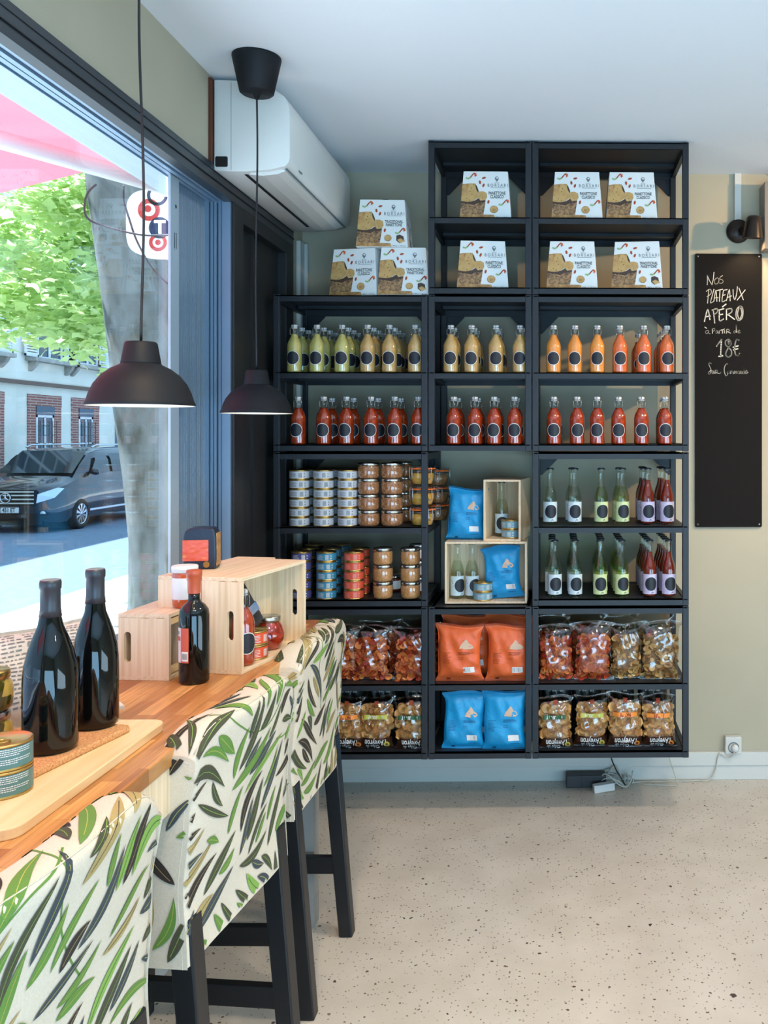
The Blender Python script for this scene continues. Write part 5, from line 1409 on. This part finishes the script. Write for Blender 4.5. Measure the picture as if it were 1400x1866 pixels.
# crates on the counter
def crate_open_x(label, loc, rz, dx, ln, h, t=0.009, slot_near=True, batten=False, grp='bamboo crates on the counter', slot_x=None):
    """crate lying on its side, opening towards +X. dx depth in X (negative), ln length in Y; hand slots in the end panels"""
    r = thing('bamboo_crate', label, 'crate', loc, rz, grp)
    MB().box(-dx, 0, 0, ln, 0, t).build('bottom_panel', M['bam_y'], r, bevel=0.0008)
    MB().box(-dx, 0, 0, ln, h-t, h).build('top_panel', M['bam_y'], r, bevel=0.0008)
    MB().box(-dx, -dx+t*0.6, t, ln-t, t, h-t).build('back_panel', M['bam_z'], r)
    sx_ = slot_x if slot_x is not None else -0.030
    for y in (0, ln-t):
        # end panel with a rounded slot
        outer = [(-dx, t), (0, t), (0, h-t), (-dx, h-t)]
        hw, hh = 0.0085, h*0.155 if h > 0.2 else h*0.23; zc = h/2
        slot = []
        for i in range(9): a = pi*i/8; slot.append((sx_+hw*cos(a), zc+hh-hw+hw*sin(a)))
        for i in range(9): a = pi+pi*i/8; slot.append((sx_+hw*cos(a), zc-hh+hw+hw*sin(a)))
        m_ = MB(); n = len(slot)
        for yy, fl in ((y, False), (y+t, True)):
            vs = [(a, yy, c) for a, c in outer]+[(a, yy, c) for a, c in slot]
            # fan quads: right side, top, left side, bottom
            R0 = [4+i for i in range(0, 5)]; 
            fs = [ (1, 2, 4+0, 4+17), (2, 4+4, 4+3, 4+2, 4+1, 4+0), (2, 3, 4+4), (3, 4+8, 4+7, 4+6, 4+5, 4+4), (3, 0, 4+9, 4+8), (0, 4+13, 4+12, 4+11, 4+10, 4+9), (0, 1, 4+13), (1, 4+17, 4+16, 4+15, 4+14, 4+13)]
            m_.add(vs, [f if fl else f[::-1] for f in fs], 0)
        base = len(m_.v)-2*(4+n); 
        for i in range(n):
            j = (i+1) % n; m_.f.append([4+i, 4+j, 4+n+4+j, 4+n+4+i]); m_.m.append(0); m_.sm.append(False)
        for i in range(4):
            j = (i+1) % 4; m_.f.append([i, j, 4+n+j, 4+n+i]); m_.m.append(0); m_.sm.append(False)
        m_.build('end_panel', M['bam_z'], r)
    for zz in (h-0.0015, ):
        MB().box(-dx*0.55, -dx*0.40, -0.0003, 0.001, h-0.010, h-0.0085).box(-dx*0.25, -dx*0.10, -0.0003, 0.001, h-0.010, h-0.0085).build('dowel_mark', M['crust2'], r)
    if batten:
        for z in (t+0.004, h-t-0.019): MB().box(-0.014, -0.004, t, ln-t, z, z+0.015).build('batten', M['board'], r, bevel=0.001)
    return r
a1 = radians(-11.0)
crate_open_x('tall open bamboo crate on the counter holding sauce, tins and jar', (-0.757, 2.165, CT), a1, 0.105, 0.33, 0.233)
bx_, by_ = -0.757-0.107*cos(a1), 2.165-0.107*sin(a1)
crate_open_x('bamboo crate behind the tall open crate, under the coffee bag', (bx_, by_, CT), a1, 0.115, 0.36, 0.233)
crate_open_x('low bamboo crate with battens carrying the jar, nearest the wine bottles', (wx(308, 2.115), 2.115, CT), radians(-5), 0.124, 0.23, 0.156, batten=True, slot_x=-0.101)
# inside the tall crate
ic = lambda u, v: (-0.757+u*cos(a1)-v*sin(a1), 2.165+u*sin(a1)+v*cos(a1))     # u: to the left (negative), v: along the crate
p = ic(-0.034, 0.062); put('sred', None, p[0], p[1], CT+0.009, 0.75, 'tomato red swing-top bottle inside the tall counter crate', 'bottle', None)
for i in range(2):
    p = ic(-0.046, 0.128); put('torange', lambda: tin(TB['orange'], inks['orange'], h=0.0364), p[0], p[1], CT+0.009+i*0.0364, 0.9, f'{["lower","upper"][i]} orange tin inside the tall counter crate', 'tin', 'orange tins in the counter crate')
M['redjar'] = mottled('red_pepper_jar', [(0.3, (96,16,8)), (0.7, (176,50,22))], 50, 0.08, coat=1.0)
p = ic(-0.055, 0.225)
rj = MB().lathe([(0.0, 0.001), (0.026, 0.0), (0.034, 0.008), (0.041, 0.026), (0.042, 0.042), (0.036, 0.062), (0.029, 0.072), (0.029, 0.076)], 28, 0).build('round_jar', M['redjar'], None, (p[0], p[1], CT+0.009))
MB().lathe([(0.029, 0.074), (0.032, 0.075), (0.032, 0.086), (0.029, 0.088), (0, 0.0885)], 28, 0, caps=False).build('jar_lid', M['silver'], rj)
tag(rj, 'round jar of red peppers behind the orange tins in the crate', 'jar')
M['foilblack'] = mottled('black_ribbed_pack', [(0.4, (30,28,30)), (0.6, (58,54,56))], 30, 0.3); M['bluelab'] = mottled('blue_white_band', [(0.4, (150,150,156)), (0.6, (64,110,160))], 18, 0.4)
p = ic(-0.060, 0.145)
pk = MB().box(-0.030, 0.030, -0.012, 0.012, 0, 0.125).build('black_packet', M['foilblack'], None, (p[0]+0.005, p[1]+0.012, CT+0.009+0.074), (0.0, radians(-32), radians(60)), bevel=0.006)
MB().box(-0.0305, 0.0305, -0.0125, 0.0125, 0.035, 0.06).build('paper_band', M['bluelab'], pk)
tag(pk, 'black packet with a pale band leaning in the counter crate', 'packet')
# red-capped bottle
o = MB().lathe([(0.0, 0.002), (0.028, 0.0), (0.0330, 0.004), (0.0335, 0.010), (0.0335, 0.158), (0.0315, 0.170), (0.024, 0.181), (0.0155, 0.188), (0.0130, 0.196), (0.0128, 0.215)], 40, 0).build('vinegar_bottle', M['wineglass'], None, (wx(354, 2.105), 2.105, CT))
M['redcap'] = mat('terracotta_capsule', (184,84,52), 0.35); M['lr'] = mat('rust_label', (196,90,66), 0.5)
MB().lathe([(0.0142, 0.208), (0.0150, 0.236), (0.0165, 0.240), (0.0168, 0.248), (0.0178, 0.249), (0.0178, 0.258), (0.0168, 0.262), (0, 0.263)], 28, 0, caps=False).build('capsule', M['redcap'], o)
b = MB()
def bandv(t0, t1, z0, z1, m, off=0.0004, r=0.0335):
    n = 8; vs = [((r+off)*sin(t), -(r+off)*cos(t), z) for t in [t0+(t1-t0)*i/n for i in range(n+1)] for z in (z0, z1)]
    b.add(vs, [(2*i, 2*i+2, 2*i+3, 2*i+1) for i in range(n)], m, True)
bandv(-1.35, -0.62, 0.052, 0.132, 0); bandv(-0.62, 0.02, 0.052, 0.132, 1); bandv(-0.52, -0.02, 0.056, 0.078, 0, 0.0007)
for q in range(9): bandv(-0.45+q*0.045, -0.425+q*0.045, 0.060, 0.074, 2, 0.001)
bandv(-1.2, -0.66, 0.102, 0.112, 1, 0.0007); bandv(-1.0, -0.8, 0.116, 0.124, 2, 0.0007)
b.build('paper_label', [M['paper'], M['lr'], M['inkgrey']], o, fixn=False)
tag(o, 'dark bottle with terracotta capsule in front of the tall crate', 'bottle')
# jar on the low crate
M['relish'] = mottled('orange_relish', [(0.3, (170,64,20)), (0.7, (206,92,34))], 60, 0.1, coat=1.0)
jx, jy = wx(337, 2.21), 2.21
o = MB().lathe([(0.0, 0.001), (0.024, 0.0), (0.0285, 0.006), (0.0290, 0.012), (0.0290, 0.078), (0.027, 0.086), (0.0262, 0.088)], 32, 0).build('relish_jar', M['relish'], None, (jx, jy, CT+0.156))
MB().lathe([(0.0292, 0.022), (0.0292, 0.074)], 32, 0, caps=False).build('paper_label', M['paper'], o)
MB().lathe([(0.0285, 0.086), (0.0300, 0.087), (0.0300, 0.092), (0.0308, 0.093), (0.0308, 0.100), (0.0290, 0.102), (0.018, 0.103), (0.0, 0.1025)], 32, 0, caps=False).build('jar_lid', M['paper'], o)
tag(o, 'orange relish jar with white lid and label on the low crate', 'jar')
# coffee bag on the rear crate
M['navy'] = foil('navy_bag_foil', (22,38,58)); M['orlab'] = mottled('orange_red_label', [(0.4, (206,84,44)), (0.62, (214,104,96)), (0.66, (226,150,60))], 34, 0.4, stretch=(1,1,3))
c = thing('coffee_bag', 'navy coffee bag with orange label standing on the rear crate', 'bag', (wx(368, 2.33), 2.33, CT+0.2335), radians(8))
prof = [(-0.046, 0.0), (0.046, 0.0), (0.048, 0.03), (0.047, 0.09), (0.044, 0.106), (0.036, 0.114), (0.0, 0.117), (-0.030, 0.115), (-0.042, 0.106), (-0.046, 0.09), (-0.048, 0.03)]
c.scale = (0.86, 0.86, 0.92)
MB().prism(prof, -0.030, 0.030, 'y').build('pouch', M['navy'], c, bevel=0.006, bseg=3)
MB().box(-0.047, 0.026, -0.0318, -0.0305, 0.024, 0.082).build('front_label', M['orlab'], c)
MB().box(0.0465, 0.0488, -0.024, 0.024, 0.010, 0.100).build('side_label', M['crust2'], c)
MB().lathe([(0.0, 0.0), (0.009, 0.0), (0.009, 0.001)], 16, 0, Tm(0.020, -0.031, 0.014, rx=pi/2)).build('round_seal', M['gold'], c)

# ---------------------------------------------------------------- on the back wall
WYF = WY
def wp(px, py, off=0.0):
    x = wx(px, WY-off); return (x, wz(py, x, WY-off))
x0, zt = wp(1266.5, 463); x1, zb = wp(1388, 960)
M['slateboard'] = mat('blackboard', (22,19,17), 0.65, spec=0.12)
bd = MB().prism([(a+x0, c+zb) for a, c in rounded(x1-x0, zt-zb, 0.006, 4)], WY-0.010, WY-0.003, 'y').build('blackboard', M['slateboard'])
tag(bd, 'tall narrow blackboard with white chalk writing on the right wall', 'blackboard')
for x in (x0+0.012, x1-0.012):
    for z in (zb+0.012, zt-0.012): MB().lathe([(0.0, 0.002), (0.0035, 0.0015), (0.004, 0)], 12, 0, Tm(x, WY-0.010, z, rx=pi/2)).build('screw', M['wire'], bd)
M['chalk'] = mat('white_chalk', (226,220,206), 0.9)
ST = {  # strokes traced in crop units (7.464 units per photo pixel, from 1260,470)
 'Nos': [[(218,365),(222,300),(218,235)],[(218,235),(250,310),(283,365)],[(283,365),(300,290),(310,195)],[(352,270),(325,290),(315,325),(328,352),(355,350),(375,320),(375,285),(352,268)],[(428,240),(395,262),(392,285),(425,300),(435,325),(410,345),(385,340)]],
 'PLATEAUX': [[(240,430),(232,520),(222,615)],[(205,455),(250,425),(275,450),(262,495),(215,525)],[(310,425),(285,520),(262,608),(300,595)],[(308,590),(335,440),(350,590)],[(318,545),(368,540)],[(345,445),(430,425)],[(392,440),(385,590)],[(440,440),(420,590),(470,575)],[(430,510),(465,500)],[(440,440),(490,430)],[(480,580),(520,430),(530,585)],[(490,540),(550,515)],[(570,430),(575,520),(595,565),(620,480),(628,390)],[(650,410),(710,570)],[(735,435),(625,575)]],
 'APERO': [[(180,865),(225,700),(255,840)],[(195,800),(260,790)],[(300,700),(310,790),(320,885)],[(285,710),(350,690),(355,735),(310,770)],[(385,700),(385,850),(440,830)],[(375,710),(445,690)],[(380,775),(430,765)],[(425,665),(475,628)],[(480,700),(480,840)],[(475,700),(545,690),(550,735),(490,775)],[(500,770),(590,835)],[(660,655),(620,700),(610,790),(640,850),(690,820),(705,730),(690,665),(655,655)],[(650,680),(630,760),(650,830)],[(675,680),(690,760),(665,830)]],
 'partir': [[(185,940),(212,958)],[(230,985),(205,990),(195,1015),(212,1030),(232,1010),(236,985),(240,1025),(258,1030)],[(288,965),(290,1025)],[(285,968),(315,960),(318,985),(290,998)],[(350,990),(335,1005),(338,1025),(355,1018),(362,990),(368,1025)],[(382,1025),(388,990),(410,985)],[(405,980),(440,975)],[(425,978),(425,1025)],[(450,985),(452,1022)],[(450,965),(452,968)],[(480,1025),(482,975),(515,975),(518,995),(485,1002),(535,1022)],[(600,990),(580,1000),(582,1020),(600,1015),(612,985),(612,912),(618,1015)],[(640,1005),(662,990),(650,980),(636,1000),(645,1022),(668,1015)]],
 '18': [[(345,1200),(375,1160),(412,1108)],[(412,1108),(405,1230),(400,1345)],[(375,1340),(430,1330)],[(540,1140),(510,1108),(470,1130),(470,1180),(505,1215),(545,1260),(545,1320),(505,1348),(472,1320),(480,1270),(510,1215),(540,1180),(540,1140)],[(505,1130),(510,1170),(525,1140)],[(650,1120),(620,1112),(600,1160),(592,1240),(605,1315),(640,1325),(658,1300)],[(570,1215),(640,1195)],[(575,1250),(635,1235)]],
 'sur': [[(272,1440),(255,1425),(240,1445),(258,1490),(270,1530),(255,1575),(238,1580),(236,1560),(262,1530)],[(285,1530),(285,1570),(302,1565),(308,1530),(310,1570)],[(325,1575),(330,1530),(355,1530),(352,1550),(330,1555),(385,1572),(402,1560)],[(498,1445),(480,1440),(455,1480),(450,1540),(470,1600),(492,1590),(495,1560)],[(515,1540),(500,1550),(505,1572),(522,1568),(525,1545),(515,1540)],[(535,1575),(538,1540),(552,1545),(553,1572),(560,1542),(572,1545),(573,1572)],[(585,1575),(588,1540),(602,1545),(603,1572),(612,1542),(622,1545),(623,1572)],[(650,1540),(634,1552),(640,1572),(652,1565),(655,1542),(660,1572)],[(670,1572),(673,1540),(688,1545),(690,1572)],[(718,1540),(700,1550),(702,1572),(718,1568),(722,1535),(705,1455),(722,1530),(728,1572)],[(740,1560),(762,1545),(752,1530),(738,1555),(745,1575),(775,1555)]]}
def cw(a, c):
    return wp(1260+a/7.464, 470+c/7.464, 0.011)
for k, ss_ in ST.items():
    ch = MB()
    hw = {'Nos': 0.0016, 'PLATEAUX': 0.0016, 'APERO': 0.0024, 'partir': 0.0015, '18': 0.0027, 'sur': 0.0014}[k]
    for s_ in ss_:
        pts = [Vector((*cw(*q), 0)) for q in s_]
        if len(pts) > 2: pts = smooth(pts, 4)
        for i in range(len(pts)-1):
            a_, c_ = pts[i], pts[i+1]; d_ = c_-a_; L_ = max(d_.length, 1e-6); nx, nz = -d_.y/L_*hw, d_.x/L_*hw; ex, ez = d_.x/L_*hw*0.6, d_.y/L_*hw*0.6
            ch.add([(a_.x+nx-ex, WY-0.0105, a_.y+nz-ez), (a_.x-nx-ex, WY-0.0105, a_.y-nz-ez), (c_.x-nx+ex, WY-0.0105, c_.y-nz+ez), (c_.x+nx+ex, WY-0.0105, c_.y+nz+ez)], [(0, 1, 2, 3)], 0)
    ch.build('chalk_lettering', M['chalk'], bd, fixn=False)
# wall lamp
sx0, sz0 = wp(1345, 422)
sl = thing('wall_lamp', 'small black wall spotlight above the blackboard', 'lamp', (sx0, WY, sz0))
M['lampmetal'] = mat('black_lamp_metal', (44,36,32), 0.32, metal=0.5)
MB().lathe([(0.052, 0), (0.052, 0.010), (0.048, 0.020), (0.0, 0.022)], 36, 0, Tm(0, 0, 0, rx=pi/2)).build('wall_plate', M['lampmetal'], sl)
MB().tube([(0, -0.018, 0.0), (0.012, -0.045, 0.012), (0.030, -0.080, 0.030)], 0.006, 10).build('arm', M['lampmetal'], sl)
hd = Tm(0.040, -0.105, -0.052, rx=radians(8), ry=radians(2), s=0.86)
MB().lathe([(0.052, 0.0), (0.0515, 0.004), (0.040, 0.070), (0.034, 0.098), (0.026, 0.108), (0.0, 0.112)], 36, 0, hd, caps=False).lathe([(0.0, 0.106), (0.030, 0.098), (0.038, 0.068), (0.0485, 0.003), (0.052, 0.0)], 36, 0, hd, caps=False).build('lamp_head', M['lampmetal'], sl, fixn=False)
light('wall_lamp_spot', 'SPOT', (sx0+0.040, WY-0.105, sz0-0.02), 5.0, (1, 0.72, 0.42), 0.02, target=(sx0+0.045, WY-0.02, sz0-0.6), spot=110, blend=0.8)
tag(MB().box(wx(1338, WY), wx(1350, WY), WY-0.016, WY, sz0+0.02, CZ).build('cable_duct', M['base'], bevel=0.001), 'narrow white cable duct running up the wall to the ceiling', 'duct')
tag(MB().tube(smooth([(wx(1352, WY-0.02), WY-0.012, wz(316, 0.8, WY)), (wx(1372, WY-0.02), WY-0.012, wz(300, 0.8, WY)), (wx(1420, WY), WY-0.012, CZ-0.02)]), 0.008, 8).build('conduit_pipe', M['base']), 'thin pale conduit beside the ceiling in the right corner', 'pipe')
gx0, gzt = wp(1384, 343); _, gzb = wp(1384, 462)
gc = MB().box(gx0, gx0+0.32, WY-0.10, WY, gzb, gzt).build('fuse_box', mat('grey_box', (136,126,116), 0.5), bevel=0.003)
for py in (395, 410, 436):
    x_, z_ = wp(1386, py, 0.10); MB().lathe([(0.0035, 0), (0.0035, 0.003)], 10, 0, Tm(x_+0.004, WY-0.10, z_, rx=pi/2)).build('screw', M['inkblack'], gc)
tag(gc, 'grey metal box on the wall, cut off by the right edge', 'box')
# socket with plug
sx0, sz0 = wp(1334.5, 1355, 0.0)
so = thing('wall_socket', 'white wall socket with a plug low on the right wall', 'socket', (sx0, WY, sz0))
w2 = 0.036
MB().box(-w2, w2, -0.034, 0, -w2, w2+0.004).build('socket_box', M['base'], so, bevel=0.005)
MB().lathe([(0.024, 0.0), (0.024, 0.002), (0.020, 0.002), (0.019, -0.006), (0.0, -0.006)], 28, 0, Tm(0, -0.034, -0.006, rx=pi/2), caps=False).build('socket_face', M['inkgrey'], so)
pg = MB().lathe([(0.017, 0.0), (0.016, 0.018), (0.009, 0.026), (0.0, 0.028)], 20, 0, Tm(0.004, -0.032, -0.006, rx=pi/2)).build('plug', M['capwhite'])
pg.location = (sx0, WY, sz0); tag(pg, 'white plug in the wall socket', 'plug')
M['wcable'] = mat('white_cable', (196,192,180), 0.5)
def wl_(px, py, off): x, z = wp(px, py, off); return (x, WY-off, max(z, 0.006))
cbl = [wl_(1338, 1357, 0.05), wl_(1339, 1368, 0.055), wl_(1334, 1378, 0.045), wl_(1325, 1380, 0.036), wl_(1316, 1375, 0.033), wl_(1312, 1373, 0.033), wl_(1308, 1383, 0.034), wl_(1305, 1400, 0.03), wl_(1298, 1415, 0.035)]
fx = lambda px, py: (*onz(px, py, 0.005), 0.005)
cbl += [fx(1290, 1423), fx(1275, 1422), fx(1255, 1423), fx(1200, 1424), fx(1150, 1426), fx(1128, 1430)]
tag(MB().tube(smooth(cbl, 6), 0.003, 7).build('power_cable', M['wcable']), 'white power cable from the wall socket along the skirting', 'cable')
ra = random.Random(8)
coil = []
cx0, cy0 = onz(1128, 1428, 0.005)
for i in range(60):
    a = i*0.42; rad = 0.055+0.030*sin(i*0.37); coil.append((cx0+rad*cos(a)*1.05, min(cy0+rad*0.55*sin(a), WY-0.035), 0.006+0.0010*i*(0.5+0.5*sin(i*1.3))+0.02*max(0, sin(a))))
tag(MB().tube(smooth(coil, 3), 0.0028, 6).build('coiled_cable', M['wcable']), 'tangled white cable coil on the floor under the shelves', 'cable')
M['stripblack'] = mat('dark_grey_strip', (50,50,52), 0.5)
px_, py_ = onz(1068, 1433, 0.0)
ps = MB().box(-0.085, 0.085, -0.03, 0.03, 0, 0.05).build('power_strip', M['stripblack'], None, (px_, WY-0.065, 0), (0, 0, radians(2)), bevel=0.004)
MB().box(-0.02, -0.018, -0.0305, 0.0305, 0.0, 0.0505).build('seam', M['gasket'], ps)
tag(ps, 'dark grey adapter block on the floor by the skirting', 'adapter')
px_, py_ = onz(1100, 1437, 0.0)
wsx = MB().box(-0.045, 0.045, -0.016, 0.016, 0, 0.032).build('power_strip', M['capwhite'], None, (px_, py_-0.03, 0.002), (radians(0), radians(-3), radians(14)), bevel=0.003)
tag(wsx, 'white multi-socket block lying before the dark adapter', 'adapter')
bc = smooth([(wx(1108, 3.7), 3.72, 0.26), (wx(1112, 3.75), 3.76, 0.16), (wx(1122, 3.8), 3.80, 0.08), (wx(1134, 3.8), 3.81, 0.03), (wx(1140, 3.8), 3.80, 0.008)])
tag(MB().tube(bc, 0.003, 6).build('black_cable', M['cord']), 'black cable hanging from the shelf to the tangled coil', 'cable', 'cables hanging below the shelves')
bc = smooth([(wx(1208, 3.6), 3.65, 0.26), (wx(1214, 3.7), 3.72, 0.20), (wx(1226, 3.8), 3.78, 0.08), (wx(1236, 3.8), 3.80, 0.006), (wx(1226, 3.8), 3.80, 0.006), (wx(1170, 3.8), 3.82, 0.006)])
tag(MB().tube(bc, 0.0026, 6).build('thin_cable', M['wcable']), 'thin pale cable hanging below the shelf\'s right end', 'cable', 'cables hanging below the shelves')
